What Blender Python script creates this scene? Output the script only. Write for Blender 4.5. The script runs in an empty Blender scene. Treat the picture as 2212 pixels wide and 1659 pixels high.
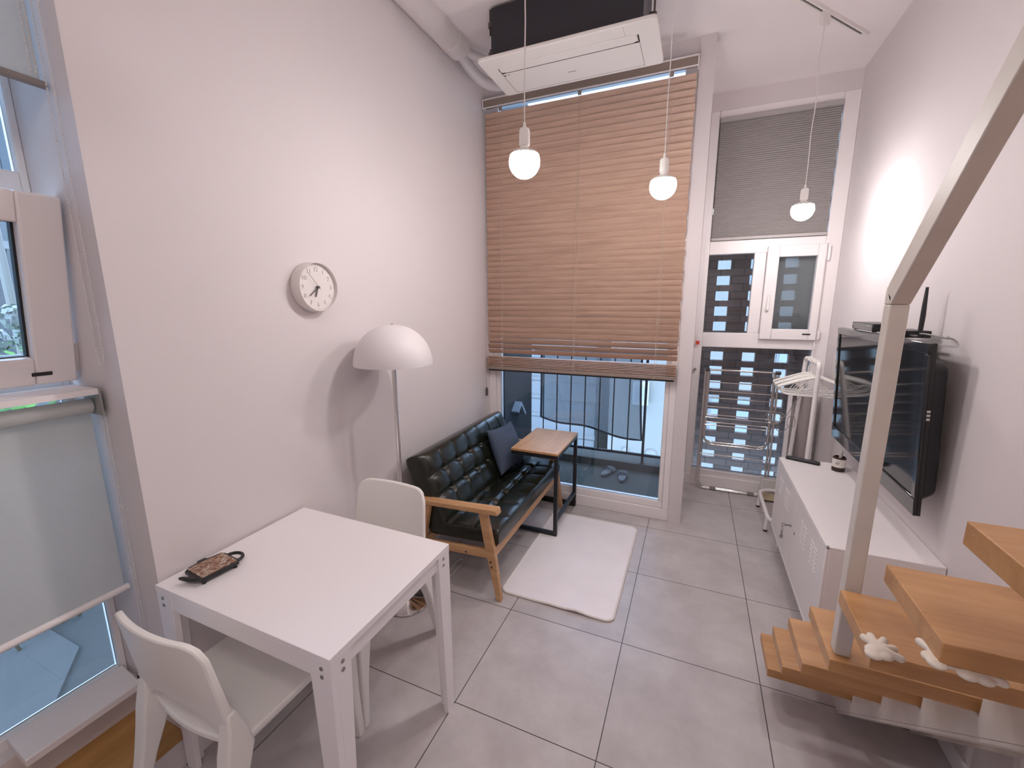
import bpy, bmesh, math, random
from mathutils import Vector, Matrix
random.seed(7)
PI = math.pi
COL = bpy.context.scene.collection
SC = bpy.context.scene

# ------------------------------------------------------------------ camera
cam_d = bpy.data.cameras.new('camera'); cam = bpy.data.objects.new('camera', cam_d); COL.objects.link(cam)
yaw, pitch, roll = -0.4064, 0.1884, 0.0037
fw = Vector((math.sin(yaw)*math.cos(pitch), math.cos(yaw)*math.cos(pitch), -math.sin(pitch)))
rt = Vector((math.cos(yaw), -math.sin(yaw), 0)); dn = fw.cross(rt)
r2 = rt*math.cos(roll) + dn*math.sin(roll); d2 = -rt*math.sin(roll) + dn*math.cos(roll)
M = Matrix((r2, -d2, -fw)).transposed().to_4x4()
M.translation = Vector((1.60868, -1.28952, 1.66098))
cam.matrix_world = M
cam_d.sensor_fit = 'HORIZONTAL'; cam_d.sensor_width = 36.0; cam_d.lens = 913.67/2212*36.0
cam_d.clip_start = 0.02; cam_d.clip_end = 200
SC.camera = cam

# ------------------------------------------------------------------ materials
def _mat(name):
    m = bpy.data.materials.new(name); m.use_nodes = True
    nt = m.node_tree; b = nt.nodes['Principled BSDF']; return m, nt, b
def pm(name, col, rough=0.5, metal=0.0, spec=0.5, noise=0.0, nscale=20.0, bump=0.0, bscale=200.0, coat=0.0):
    m, nt, b = _mat(name)
    b.inputs['Base Color'].default_value = (*col, 1); b.inputs['Roughness'].default_value = rough
    b.inputs['Metallic'].default_value = metal; b.inputs['Specular IOR Level'].default_value = spec
    if coat: b.inputs['Coat Weight'].default_value = coat; b.inputs['Coat Roughness'].default_value = 0.1
    tc = nt.nodes.new('ShaderNodeTexCoord')
    if noise:
        n = nt.nodes.new('ShaderNodeTexNoise'); n.inputs['Scale'].default_value = nscale; n.inputs['Detail'].default_value = 5
        nt.links.new(tc.outputs['Object'], n.inputs['Vector'])
        r = nt.nodes.new('ShaderNodeMapRange'); r.inputs[1].default_value = 0.3; r.inputs[2].default_value = 0.7
        r.inputs[3].default_value = 1-noise; r.inputs[4].default_value = 1+noise
        nt.links.new(n.outputs['Fac'], r.inputs[0])
        mx = nt.nodes.new('ShaderNodeMix'); mx.data_type = 'RGBA'; mx.blend_type = 'MULTIPLY'; mx.inputs[0].default_value = 1
        mx.inputs[6].default_value = (*col, 1); nt.links.new(r.outputs[0], mx.inputs[7])
        nt.links.new(mx.outputs[2], b.inputs['Base Color'])
    if bump:
        n2 = nt.nodes.new('ShaderNodeTexNoise'); n2.inputs['Scale'].default_value = bscale; n2.inputs['Detail'].default_value = 3
        nt.links.new(tc.outputs['Object'], n2.inputs['Vector'])
        bp = nt.nodes.new('ShaderNodeBump'); bp.inputs['Strength'].default_value = bump; bp.inputs['Distance'].default_value = 0.003
        nt.links.new(n2.outputs['Fac'], bp.inputs['Height']); nt.links.new(bp.outputs['Normal'], b.inputs['Normal'])
    return m
def wood(name, c1, c2, axis='X', rough=0.4, s=9.0):
    m, nt, b = _mat(name)
    tc = nt.nodes.new('ShaderNodeTexCoord'); mp = nt.nodes.new('ShaderNodeMapping')
    sc = [s, s, s]; sc['XYZ'.index(axis)] = s*0.09; mp.inputs['Scale'].default_value = sc
    nt.links.new(tc.outputs['Object'], mp.inputs['Vector'])
    n = nt.nodes.new('ShaderNodeTexNoise'); n.inputs['Scale'].default_value = 3.0; n.inputs['Detail'].default_value = 6; n.inputs['Distortion'].default_value = 0.6
    nt.links.new(mp.outputs['Vector'], n.inputs['Vector'])
    n2 = nt.nodes.new('ShaderNodeTexNoise'); n2.inputs['Scale'].default_value = 22.0; n2.inputs['Detail'].default_value = 4
    nt.links.new(mp.outputs['Vector'], n2.inputs['Vector'])
    ad = nt.nodes.new('ShaderNodeMath'); ad.operation = 'MULTIPLY_ADD'; ad.inputs[1].default_value = 0.35
    nt.links.new(n2.outputs['Fac'], ad.inputs[0]); nt.links.new(n.outputs['Fac'], ad.inputs[2])
    r = nt.nodes.new('ShaderNodeValToRGB'); r.color_ramp.elements[0].position = 0.45; r.color_ramp.elements[1].position = 0.85
    r.color_ramp.elements[0].color = (*c2, 1); r.color_ramp.elements[1].color = (*c1, 1)
    nt.links.new(ad.outputs[0], r.inputs['Fac']); nt.links.new(r.outputs['Color'], b.inputs['Base Color'])
    b.inputs['Roughness'].default_value = rough
    return m
def emis(name, col, st):
    m, nt, b = _mat(name); b.inputs['Base Color'].default_value = (*col, 1)
    b.inputs['Emission Color'].default_value = (*col, 1); b.inputs['Emission Strength'].default_value = st
    return m
def glass(name, tint=(0.9, 0.95, 1.0), refl=1.0):
    m = bpy.data.materials.new(name); m.use_nodes = True; nt = m.node_tree; nt.nodes.clear()
    o = nt.nodes.new('ShaderNodeOutputMaterial'); mx = nt.nodes.new('ShaderNodeMixShader')
    t = nt.nodes.new('ShaderNodeBsdfTransparent'); t.inputs['Color'].default_value = (*tint, 1)
    g = nt.nodes.new('ShaderNodeBsdfGlossy'); g.inputs['Roughness'].default_value = 0.02
    f = nt.nodes.new('ShaderNodeFresnel'); f.inputs['IOR'].default_value = 1.5
    mu = nt.nodes.new('ShaderNodeMath'); mu.operation = 'MULTIPLY'; mu.inputs[1].default_value = refl
    nt.links.new(f.outputs[0], mu.inputs[0]); nt.links.new(mu.outputs[0], mx.inputs[0])
    nt.links.new(t.outputs[0], mx.inputs[1]); nt.links.new(g.outputs[0], mx.inputs[2]); nt.links.new(mx.outputs[0], o.inputs['Surface'])
    return m
def fabric(name, col, trans=0.5, alpha=1.0, stripes=None):
    """woven sheet: diffuse mixed with translucent, optionally partly see-through"""
    m = bpy.data.materials.new(name); m.use_nodes = True; nt = m.node_tree; nt.nodes.clear()
    o = nt.nodes.new('ShaderNodeOutputMaterial'); mx = nt.nodes.new('ShaderNodeMixShader'); mx.inputs[0].default_value = trans
    d = nt.nodes.new('ShaderNodeBsdfDiffuse'); t = nt.nodes.new('ShaderNodeBsdfTranslucent')
    tc = nt.nodes.new('ShaderNodeTexCoord'); n = nt.nodes.new('ShaderNodeTexNoise'); n.inputs['Scale'].default_value = 60
    nt.links.new(tc.outputs['Object'], n.inputs['Vector'])
    r = nt.nodes.new('ShaderNodeValToRGB'); r.color_ramp.elements[0].color = (*[c*0.97 for c in col], 1); r.color_ramp.elements[1].color = (*[min(1, c*1.02) for c in col], 1)
    nt.links.new(n.outputs['Fac'], r.inputs['Fac'])
    nt.links.new(r.outputs['Color'], d.inputs['Color']); nt.links.new(r.outputs['Color'], t.inputs['Color'])
    nt.links.new(d.outputs[0], mx.inputs[1]); nt.links.new(t.outputs[0], mx.inputs[2])
    last = mx
    if alpha < 1:
        tr = nt.nodes.new('ShaderNodeBsdfTransparent'); m2 = nt.nodes.new('ShaderNodeMixShader'); m2.inputs[0].default_value = alpha
        nt.links.new(tr.outputs[0], m2.inputs[1]); nt.links.new(mx.outputs[0], m2.inputs[2]); last = m2
    nt.links.new(last.outputs[0], o.inputs['Surface'])
    return m
def tile_floor():
    m, nt, b = _mat('floor_tiles')
    tc = nt.nodes.new('ShaderNodeTexCoord'); sp = nt.nodes.new('ShaderNodeSeparateXYZ'); nt.links.new(tc.outputs['Object'], sp.inputs[0])
    def math_(op, a, v=None, a2=None):
        n = nt.nodes.new('ShaderNodeMath'); n.operation = op; nt.links.new(a, n.inputs[0])
        if v is not None: n.inputs[1].default_value = v
        if a2 is not None: nt.links.new(a2, n.inputs[1])
        return n.outputs[0]
    masks = []; cells = []
    for ax, off in (('X', 0.785), ('Y', 0.0)):
        s = math_('ADD', sp.outputs[ax], -off + 6.0); q = math_('DIVIDE', s, 0.6); fr = math_('FRACT', q)
        d = math_('ABSOLUTE', math_('SUBTRACT', fr, 0.5)); masks.append(math_('GREATER_THAN', d, 0.5 - 0.0019/0.6))
        cells.append(math_('FLOOR', q))
    g = math_('MAXIMUM', masks[0], None, masks[1])
    cb = nt.nodes.new('ShaderNodeCombineXYZ'); nt.links.new(cells[0], cb.inputs[0]); nt.links.new(cells[1], cb.inputs[1])
    wn = nt.nodes.new('ShaderNodeTexWhiteNoise'); nt.links.new(cb.outputs[0], wn.inputs['Vector'])
    n1 = nt.nodes.new('ShaderNodeTexNoise'); n1.inputs['Scale'].default_value = 4.5; n1.inputs['Detail'].default_value = 8; n1.inputs['Roughness'].default_value = 0.65
    nt.links.new(tc.outputs['Object'], n1.inputs['Vector'])
    r = nt.nodes.new('ShaderNodeValToRGB'); r.color_ramp.elements[0].position = 0.32; r.color_ramp.elements[1].position = 0.68
    r.color_ramp.elements[0].color = (0.47, 0.43, 0.43, 1); r.color_ramp.elements[1].color = (0.60, 0.56, 0.56, 1)
    nt.links.new(n1.outputs['Fac'], r.inputs['Fac'])
    mr = nt.nodes.new('ShaderNodeMapRange'); mr.inputs[3].default_value = 0.96; mr.inputs[4].default_value = 1.04; nt.links.new(wn.outputs['Value'], mr.inputs[0])
    ml = nt.nodes.new('ShaderNodeMix'); ml.data_type = 'RGBA'; ml.blend_type = 'MULTIPLY'; ml.inputs[0].default_value = 1
    nt.links.new(r.outputs['Color'], ml.inputs[6]); nt.links.new(mr.outputs[0], ml.inputs[7])
    mx = nt.nodes.new('ShaderNodeMix'); mx.data_type = 'RGBA'; nt.links.new(g, mx.inputs[0])
    nt.links.new(ml.outputs[2], mx.inputs[6]); mx.inputs[7].default_value = (0.05, 0.042, 0.04, 1)
    nt.links.new(mx.outputs[2], b.inputs['Base Color'])
    b.inputs['Roughness'].default_value = 0.42
    return m
def brick_mat():
    m, nt, b = _mat('dark_brick')
    tc = nt.nodes.new('ShaderNodeTexCoord'); mp = nt.nodes.new('ShaderNodeMapping'); mp.inputs['Rotation'].default_value = (PI/2, 0, 0)
    nt.links.new(tc.outputs['Object'], mp.inputs['Vector'])
    br = nt.nodes.new('ShaderNodeTexBrick'); br.inputs['Scale'].default_value = 1.0; br.inputs['Brick Width'].default_value = 0.2; br.inputs['Row Height'].default_value = 0.0735
    br.inputs['Mortar Size'].default_value = 0.006
    br.inputs['Color1'].default_value = (0.30, 0.205, 0.17, 1); br.inputs['Color2'].default_value = (0.40, 0.29, 0.25, 1); br.inputs['Mortar'].default_value = (0.22, 0.175, 0.155, 1)
    nt.links.new(mp.outputs[0], br.inputs['Vector']); nt.links.new(br.outputs['Color'], b.inputs['Base Color'])
    b.inputs['Roughness'].default_value = 0.85
    return m
def stone_picture():
    m, nt, b = _mat('trivet_picture')
    tc = nt.nodes.new('ShaderNodeTexCoord'); n = nt.nodes.new('ShaderNodeTexNoise'); n.inputs['Scale'].default_value = 38; n.inputs['Detail'].default_value = 7; n.inputs['Distortion'].default_value = 1.8
    nt.links.new(tc.outputs['Object'], n.inputs['Vector'])
    r = nt.nodes.new('ShaderNodeValToRGB'); e = r.color_ramp.elements
    e[0].position = 0.3; e[0].color = (0.06, 0.035, 0.03, 1); e[1].position = 0.72; e[1].color = (0.62, 0.55, 0.48, 1)
    for p, c in ((0.42, (0.24, 0.12, 0.085, 1)), (0.52, (0.36, 0.21, 0.12, 1)), (0.6, (0.4, 0.34, 0.3, 1))):
        k = e.new(p); k.color = c
    nt.links.new(n.outputs['Fac'], r.inputs['Fac']); nt.links.new(r.outputs['Color'], b.inputs['Base Color']); b.inputs['Roughness'].default_value = 0.25
    return m

WHITE_WALL = pm('white_wallpaper', (0.735, 0.685, 0.69), 0.75, spec=0.25, noise=0.012, nscale=1.6, bump=0.06, bscale=350)
CEIL = pm('ceiling_paint', (0.92, 0.87, 0.875), 0.8, spec=0.2, noise=0.01, nscale=2)
FLOOR = tile_floor()
PVC = pm('white_pvc', (0.88, 0.84, 0.84), 0.3, spec=0.5)
WPAINT = pm('white_laminate', (0.90, 0.86, 0.88), 0.32)
WPLAST = pm('white_plastic', (0.87, 0.85, 0.82), 0.38)
WMETAL = pm('white_powder_metal', (0.88, 0.84, 0.84), 0.38)
STAIRW = pm('white_painted_steel', (0.64, 0.59, 0.54), 0.45, noise=0.05, nscale=12)
SHADEW = pm('matt_white_shade', (0.72, 0.68, 0.69), 0.5)
DARKSLOT = pm('dark_slot', (0.02, 0.018, 0.018), 0.6)
BLACKM = pm('black_metal', (0.012, 0.012, 0.016), 0.42)
BLACKP = pm('black_plastic', (0.014, 0.014, 0.016), 0.35)
BLACKG = pm('gloss_black', (0.006, 0.007, 0.009), 0.06, coat=0.5)
SCREENM = pm('screen_glass', (0.012, 0.014, 0.016), 0.07)
CHROME = pm('chrome', (0.78, 0.76, 0.74), 0.12, metal=1.0)
STEEL = pm('steel_screw', (0.4, 0.38, 0.37), 0.35, metal=1.0)
LEATHER = pm('dark_green_leather', (0.011, 0.013, 0.008), 0.24, spec=0.6, bump=0.12, bscale=420)
SOFAW = wood('sofa_oak', (0.62, 0.37, 0.19), (0.48, 0.26, 0.12), 'X', 0.42, 8)
SOFAWY = wood('sofa_oak_long', (0.62, 0.37, 0.19), (0.48, 0.26, 0.12), 'Y', 0.42, 8)
TOPW = wood('table_oak', (0.60, 0.33, 0.14), (0.47, 0.235, 0.085), 'Y', 0.4, 10)
STAIRO = wood('stair_oak', (0.56, 0.30, 0.125), (0.42, 0.205, 0.075), 'X', 0.38, 7)
BLINDW = wood('blind_slat_wood', (0.58, 0.39, 0.295), (0.46, 0.30, 0.225), 'X', 0.42, 12)
HEADW = pm('headrail_brown', (0.30, 0.235, 0.20), 0.5)
CORD = pm('blind_cord', (0.55, 0.45, 0.38), 0.8)
WCORD = pm('white_cord', (0.75, 0.72, 0.70), 0.6)
GLASS = glass('window_glass')
GLASSD = glass('window_glass_dim', (0.62, 0.68, 0.72), 0.8)
ROLLER = fabric('roller_fabric', (0.80, 0.80, 0.78), 0.5)
PLEAT = fabric('pleated_fabric', (0.40, 0.375, 0.36), 0.12)
NET = fabric('shade_net', (0.24, 0.25, 0.27), 0.35, 0.82)
INSECT = fabric('insect_mesh', (0.42, 0.38, 0.33), 0.1, 0.55)
CUSH = pm('blue_grey_cloth', (0.075, 0.098, 0.148), 0.9, spec=0.15, bump=0.2, bscale=600)
RUGM = pm('cream_rug', (0.92, 0.88, 0.90), 0.95, spec=0.1, noise=0.03, nscale=5, bump=0.25, bscale=500)
BULB = emis('lit_bulb', (1.0, 0.94, 0.93), 98.0)
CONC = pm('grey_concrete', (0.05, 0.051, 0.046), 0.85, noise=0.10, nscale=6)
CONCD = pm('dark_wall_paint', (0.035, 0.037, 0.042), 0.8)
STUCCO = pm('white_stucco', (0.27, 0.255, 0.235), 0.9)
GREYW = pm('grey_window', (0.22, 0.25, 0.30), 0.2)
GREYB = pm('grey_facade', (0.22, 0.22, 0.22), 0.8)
BRICK = brick_mat()
LEAF = pm('leaf_green', (0.13, 0.32, 0.05), 0.55, noise=0.3, nscale=14)
FLOWER = pm('white_petal', (0.30, 0.32, 0.30), 0.7)
GRASS = pm('lawn', (0.08, 0.18, 0.04), 0.9, noise=0.3, nscale=5)
AMBER = pm('amber_glass', (0.035, 0.014, 0.008), 0.08)
LABEL = pm('paper_label', (0.80, 0.77, 0.72), 0.6)
INK = pm('dark_ink', (0.03, 0.028, 0.028), 0.6)
GINK = pm('grey_ink', (0.17, 0.155, 0.155), 0.6)
CREAM = pm('cream_plastic', (0.70, 0.60, 0.40), 0.4)
SLIPPER = pm('grey_rubber', (0.13, 0.13, 0.135), 0.7)
RED = pm('red_tag', (0.62, 0.07, 0.04), 0.5)
GREYC = pm('grey_cable', (0.34, 0.32, 0.31), 0.6)
MIRROR = pm('mirror', (0.62, 0.6, 0.58), 0.03, metal=1.0)
CLOCKW = pm('clock_white', (0.78, 0.73, 0.71), 0.5)
CLOCKC = pm('clock_case', (0.60, 0.54, 0.48), 0.5)
RELIEF = pm('clock_relief', (0.58, 0.50, 0.50), 0.5)
HANDM = pm('clock_hand', (0.09, 0.075, 0.08), 0.4)
OAKLEDGE = wood('ledge_wood', (0.55, 0.31, 0.11), (0.42, 0.22, 0.07), 'Y', 0.45, 7)
ACDARK = pm('galvanised_dark', (0.022, 0.022, 0.03), 0.4)
PIPEW = pm('white_pipe_wrap', (0.66, 0.63, 0.65), 0.6)
GLOVE = pm('white_foam', (0.74, 0.66, 0.57), 0.55)
GRILLE = pm('door_white', (0.85, 0.82, 0.83), 0.38)

# ------------------------------------------------------------------ mesh helpers (world coordinates)
def B(): return bmesh.new()
def box(bm, x0, x1, y0, y1, z0, z1, mat=None):
    vs = [Vector(p) for p in ((x0,y0,z0),(x1,y0,z0),(x1,y1,z0),(x0,y1,z0),(x0,y0,z1),(x1,y0,z1),(x1,y1,z1),(x0,y1,z1))]
    if mat is not None: vs = [mat @ v for v in vs]
    v = [bm.verts.new(p) for p in vs]
    for f in ((0,3,2,1),(4,5,6,7),(0,1,5,4),(1,2,6,5),(2,3,7,6),(3,0,4,7)): bm.faces.new([v[i] for i in f])
    return bm
def hexa(bm, bot, top):
    v = [bm.verts.new(Vector(p)) for p in list(bot)+list(top)]
    n = len(bot)
    bm.faces.new(list(reversed(v[:n]))); bm.faces.new(v[n:])
    for i in range(n): bm.faces.new((v[i], v[(i+1)%n], v[n+(i+1)%n], v[n+i]))
    return bm
def tube(bm, pts, r, seg=10, cyc=False, caps=True, flat=None):
    pts = [Vector(p) for p in pts]; n = len(pts)
    rs = r if isinstance(r, (list, tuple)) else [r]*n
    tang = []
    for i in range(n):
        a = pts[(i-1) % n] if (cyc or i > 0) else pts[i]; b = pts[(i+1) % n] if (cyc or i < n-1) else pts[i]
        tang.append((b-a).normalized())
    up = Vector((0,0,1)) if abs(tang[0].z) < 0.9 else Vector((1,0,0))
    nrm = (up - tang[0]*up.dot(tang[0])).normalized(); rings = []
    for i in range(n):
        nrm = (nrm - tang[i]*nrm.dot(tang[i])).normalized(); bi = tang[i].cross(nrm)
        rings.append([bm.verts.new(pts[i] + (nrm*math.cos(2*PI*k/seg)*(flat or 1.0) + bi*math.sin(2*PI*k/seg))*rs[i]) for k in range(seg)])
    m = n if cyc else n-1
    for i in range(m):
        a, b = rings[i], rings[(i+1) % n]
        for k in range(seg): bm.faces.new((a[k], a[(k+1)%seg], b[(k+1)%seg], b[k]))
    if caps and not cyc:
        bm.faces.new(list(reversed(rings[0]))); bm.faces.new(rings[-1])
    return bm
def lathe(bm, prof, c, seg=40, mat=None):
    """prof: list of (radius, height) round the z axis at c; r = 0 closes the end"""
    c = Vector(c); rings = []
    for r, h in prof:
        if r < 1e-6: vs = [Vector((0,0,h))]
        else: vs = [Vector((r*math.cos(2*PI*k/seg), r*math.sin(2*PI*k/seg), h)) for k in range(seg)]
        if mat is not None: vs = [mat @ v for v in vs]
        rings.append([bm.verts.new(c+v) for v in vs])
    for a, b in zip(rings, rings[1:]):
        if len(a) == 1 and len(b) == 1: continue
        for k in range(seg):
            if len(a) == 1: bm.faces.new((a[0], b[(k+1)%seg], b[k]))
            elif len(b) == 1: bm.faces.new((a[k], a[(k+1)%seg], b[0]))
            else: bm.faces.new((a[k], a[(k+1)%seg], b[(k+1)%seg], b[k]))
    return bm
def prism(bm, poly, axis, a0, a1):
    """extrude a 2-D outline along a world axis; outline coordinates are the other two axes in xyz order"""
    def P(u, v, a): return {'X': (a,u,v), 'Y': (u,a,v), 'Z': (u,v,a)}[axis]
    return hexa(bm, [P(u,v,a0) for u,v in poly], [P(u,v,a1) for u,v in poly])
def rrect(x0, x1, y0, y1, r, n=6):
    out = []
    for cx, cy, a in ((x1-r,y1-r,0),(x0+r,y1-r,PI/2),(x0+r,y0+r,PI),(x1-r,y0+r,3*PI/2)):
        for i in range(n+1):
            t = a + PI/2*i/n; out.append((cx+r*math.cos(t), cy+r*math.sin(t)))
    return out
def arc(c, r, a0, a1, n, u, v):
    c = Vector(c); u = Vector(u); v = Vector(v)
    return [c + u*(r*math.cos(a0+(a1-a0)*i/n)) + v*(r*math.sin(a0+(a1-a0)*i/n)) for i in range(n+1)]
def fillet(pts, r, n=6):
    """round the inner corners of a polyline"""
    pts = [Vector(p) for p in pts]; out = [pts[0]]
    for a, b, c in zip(pts, pts[1:], pts[2:]):
        d1 = (a-b); d2 = (c-b); rr = min(r, d1.length*0.49, d2.length*0.49); p = b + d1.normalized()*rr; q = b + d2.normalized()*rr
        for i in range(n+1):
            t = i/n; out.append(p*(1-t)**2 + b*2*t*(1-t) + q*t*t)
    out.append(pts[-1]); return out
def puff(bm, sx, sy, tz, p, q, M, nu=40, nv=40, top=None, bot=1.0, conc=2.0):
    """pillow-like closed body: half sizes sx, sy, half thickness tz; top(u,v) adds relief on the +z side"""
    def mp(s): return math.copysign(1-(1-abs(s))**conc, s)
    V = {}
    def key(i, j, s):
        if i in (0, nu) or j in (0, nv): return (i, j, 0)
        return (i, j, s)
    def vert(i, j, s):
        k = key(i, j, s)
        if k not in V:
            u = mp(2*i/nu-1); v = mp(2*j/nv-1)
            e = max(0.0, (1-abs(u)**p)*(1-abs(v)**p))**q
            z = tz*e*(1 if s > 0 else -bot)
            if s > 0 and top: z += top(u, v)*min(1, e*1.0)
            V[k] = bm.verts.new(M @ Vector((sx*u, sy*v, z)))
        return V[k]
    for i in range(nu):
        for j in range(nv):
            for s in (1, -1):
                f = [vert(i,j,s), vert(i+1,j,s), vert(i+1,j+1,s), vert(i,j+1,s)]
                if s < 0: f.reverse()
                bm.faces.new(f)
    return bm

# ------------------------------------------------------------------ object helpers
def wloc(o): return o.get('_w', None)
WL = {}
def obj(name, bm, mat, parent=None, bev=0.0, smooth=True, ang=35, remesh=None):
    bmesh.ops.recalc_face_normals(bm, faces=bm.faces)
    me = bpy.data.meshes.new(name); off = WL.get(parent, Vector((0,0,0))) if parent else Vector((0,0,0))
    if off.length: bmesh.ops.translate(bm, verts=bm.verts, vec=-off)
    bm.to_mesh(me); bm.free()
    me.materials.append(mat)
    if smooth:
        me.polygons.foreach_set('use_smooth', [True]*len(me.polygons)); me.set_sharp_from_angle(angle=math.radians(ang))
    o = bpy.data.objects.new(name, me); COL.objects.link(o)
    if parent: o.parent = parent; WL[o] = off
    if bev:
        b = o.modifiers.new('bevel', 'BEVEL'); b.width = bev; b.segments = 2; b.limit_method = 'ANGLE'; b.angle_limit = math.radians(40)
    if remesh:
        r = o.modifiers.new('remesh', 'REMESH'); r.mode = 'VOXEL'; r.voxel_size = remesh; r.use_smooth_shade = True
        s = o.modifiers.new('soften', 'SMOOTH'); s.iterations = 4; s.factor = 0.5
    return o
def lab(o, text): o['label'] = text; return o
def thing(name, label, cat, loc=(0,0,0), group=None):
    o = bpy.data.objects.new(name, None); COL.objects.link(o); o.location = loc; o.empty_display_size = 0.05
    o['label'] = label; o['category'] = cat; WL[o] = Vector(loc)
    if group: o['group'] = group
    return o
def tag(o, label, cat, group=None):
    o['label'] = label; o['category'] = cat
    if group: o['group'] = group
    return o
def struct(name, bm, mat, label, cat='wall', bev=0, smooth=False):
    o = obj(name, bm, mat, None, bev, smooth); o['kind'] = 'structure'; o['label'] = label; o['category'] = cat; return o
def sthing(name, label, cat, loc=(0,0,0)):
    o = thing(name, label, cat, loc); o['kind'] = 'structure'; return o
def dup_tree(root, loc, label, rotz=0.0):
    r = root.copy(); COL.objects.link(r); r.location = loc; r.rotation_euler = (0,0,rotz); r['label'] = label
    def rec(src, dst):
        for ch in list(src.children):
            c = ch.copy(); COL.objects.link(c); c.parent = dst; rec(ch, c)
    rec(root, r); return r
def text(name, s, size, M, mat, parent, ext=0.0004, align='CENTER', shear=0.0):
    cu = bpy.data.curves.new(name, 'FONT'); cu.body = s; cu.size = size; cu.extrude = ext; cu.align_x = align; cu.align_y = 'CENTER'; cu.shear = shear
    cu.resolution_u = 4
    to = bpy.data.objects.new(name+'_tmp', cu); COL.objects.link(to)
    dg = bpy.context.evaluated_depsgraph_get(); dg.update()
    me = bpy.data.meshes.new_from_object(to.evaluated_get(dg)); bpy.data.objects.remove(to); bpy.data.curves.remove(cu)
    off = WL.get(parent, Vector((0,0,0))); me.transform(Matrix.Translation(-off) @ M); me.materials.clear(); me.materials.append(mat)
    o = bpy.data.objects.new(name, me); COL.objects.link(o); o.parent = parent; WL[o] = off
    return o
def frame(c, u, v):
    """matrix with local x = u, local y = v, origin c"""
    u = Vector(u).normalized(); v = Vector(v); v = (v - u*u.dot(v)).normalized(); w = u.cross(v)
    m = Matrix((u, v, w)).transposed().to_4x4(); m.translation = Vector(c); return m

# ================================================================== THE SETTING
ZC = 3.30; YB = 1.95; YA = 2.80; XR = 2.59; YN = -0.587
b = B(); box(b, -0.42, XR+0.1, -3.0, YB+0.1, -0.1, 0.0); box(b, 1.516, XR+0.1, YB+0.1, YA+0.05, -0.1, 0.0)
struct('floor', b, FLOOR, 'grey stone-look tiled floor of the room', 'floor')
b = B(); box(b, -0.42, XR+0.1, -3.0, YB+0.1, ZC, ZC+0.1); box(b, 1.52, XR+0.1, YB+0.1, 3.55, ZC, ZC+0.1)  # second box: alcove ceiling, extended outside to darken the brick screen
struct('ceiling', b, CEIL, 'white ceiling above the whole room, extended outside to shade the brick screen', 'ceiling')
b = B(); box(b, -0.42, 0, YN, YB+0.1, 0, ZC); box(b, -0.42, 0, -3.0, -1.42, 0, ZC); box(b, -0.42, 0, -1.42, YN, 3.06, ZC)
box(b, -0.37, -0.27, -1.42, YN, 0.0, 0.262)
struct('wall_left', b, WHITE_WALL, 'plain white left wall with the clock, with the window recess at its near end')
b = B(); box(b, XR, XR+0.1, -3.0, 3.55, 0, ZC); struct('wall_right', b, WHITE_WALL, 'plain white right wall carrying the television')
b = B(); box(b, -0.42, XR+0.1, -2.3, -2.2, 0, ZC); struct('wall_front', b, WHITE_WALL, 'white wall behind the camera')
b = B(); box(b, 0, 1.608, YB, YB+0.1, 3.17, ZC); box(b, 1.516, 1.608, YB-0.01, 3.55, 0, ZC)
box(b, 1.608, XR, YA, YA+0.1, 3.165, ZC)
struct('wall_back', b, WHITE_WALL, 'white header and pier framing the tall windows at the far end')
b = B(); box(b, 0, 0.012, YN, 1.93, 0, 0.07); struct('baseboard_left', b, PVC, 'low white baseboard along the left wall', 'baseboard', 0.002)
b = B(); box(b, XR-0.012, XR, -3, YA, 0, 0.07); struct('baseboard_right', b, PVC, 'low white baseboard along the right wall', 'baseboard', 0.002)
b = B(); box(b, 1.61, XR-0.012, YA-0.012, YA+0.02, 0, 0.095); struct('baseboard_back', b, PVC, 'white baseboard under the alcove window', 'baseboard', 0.002)
b = B(); box(b, -0.27, 0.002, -1.42, YN, 0, 0.108); struct('trim_1', b, WHITE_WALL, 'white riser under the wooden ledge of the window recess', 'ledge')
b = B(); box(b, -0.27, 0.004, -1.42, YN, 0.108, 0.13); struct('trim_2', b, OAKLEDGE, 'honey wood ledge at the foot of the left window recess', 'ledge', 0.002)

# ---- window 1: left recess
w = sthing('window_1', 'narrow white framed window in the recess of the left wall', 'window', (-0.33, -1.0, 0.3))
b = B()
box(b, -0.37, -0.32, -0.606, YN, 0.26, 3.06); box(b, -0.40, -0.32, -1.42, -1.36, 0.26, 3.06)
box(b, -0.36, -0.32, -1.36, -0.606, 0.26, 0.302); box(b, -0.40, -0.32, -1.36, -0.606, 1.36, 1.44)
box(b, -0.40, -0.32, -1.36, -0.606, 1.95, 2.06); box(b, -0.40, -0.32, -1.36, -0.606, 3.0, 3.06)
obj('window_frame', b, PVC, w, 0.004)
b = B(); box(b, -0.352, -0.346, -1.36, -0.606, 0.302, 1.36); obj('glass', b, GLASS, w)
b = B(); box(b, -0.352, -0.346, -1.36, -0.606, 2.06, 3.0); obj('glass', b, GLASS, w)
b = B(); hexa(b, [(-0.32,-0.905,0.262),(-0.205,-0.905,0.245),(-0.205,-0.602,0.245),(-0.32,-0.602,0.262)],
                 [(-0.32,-0.905,0.305),(-0.205,-0.905,0.272),(-0.205,-0.602,0.272),(-0.32,-0.602,0.305)])
obj('window_sill', b, PVC, w, 0.003)
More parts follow.
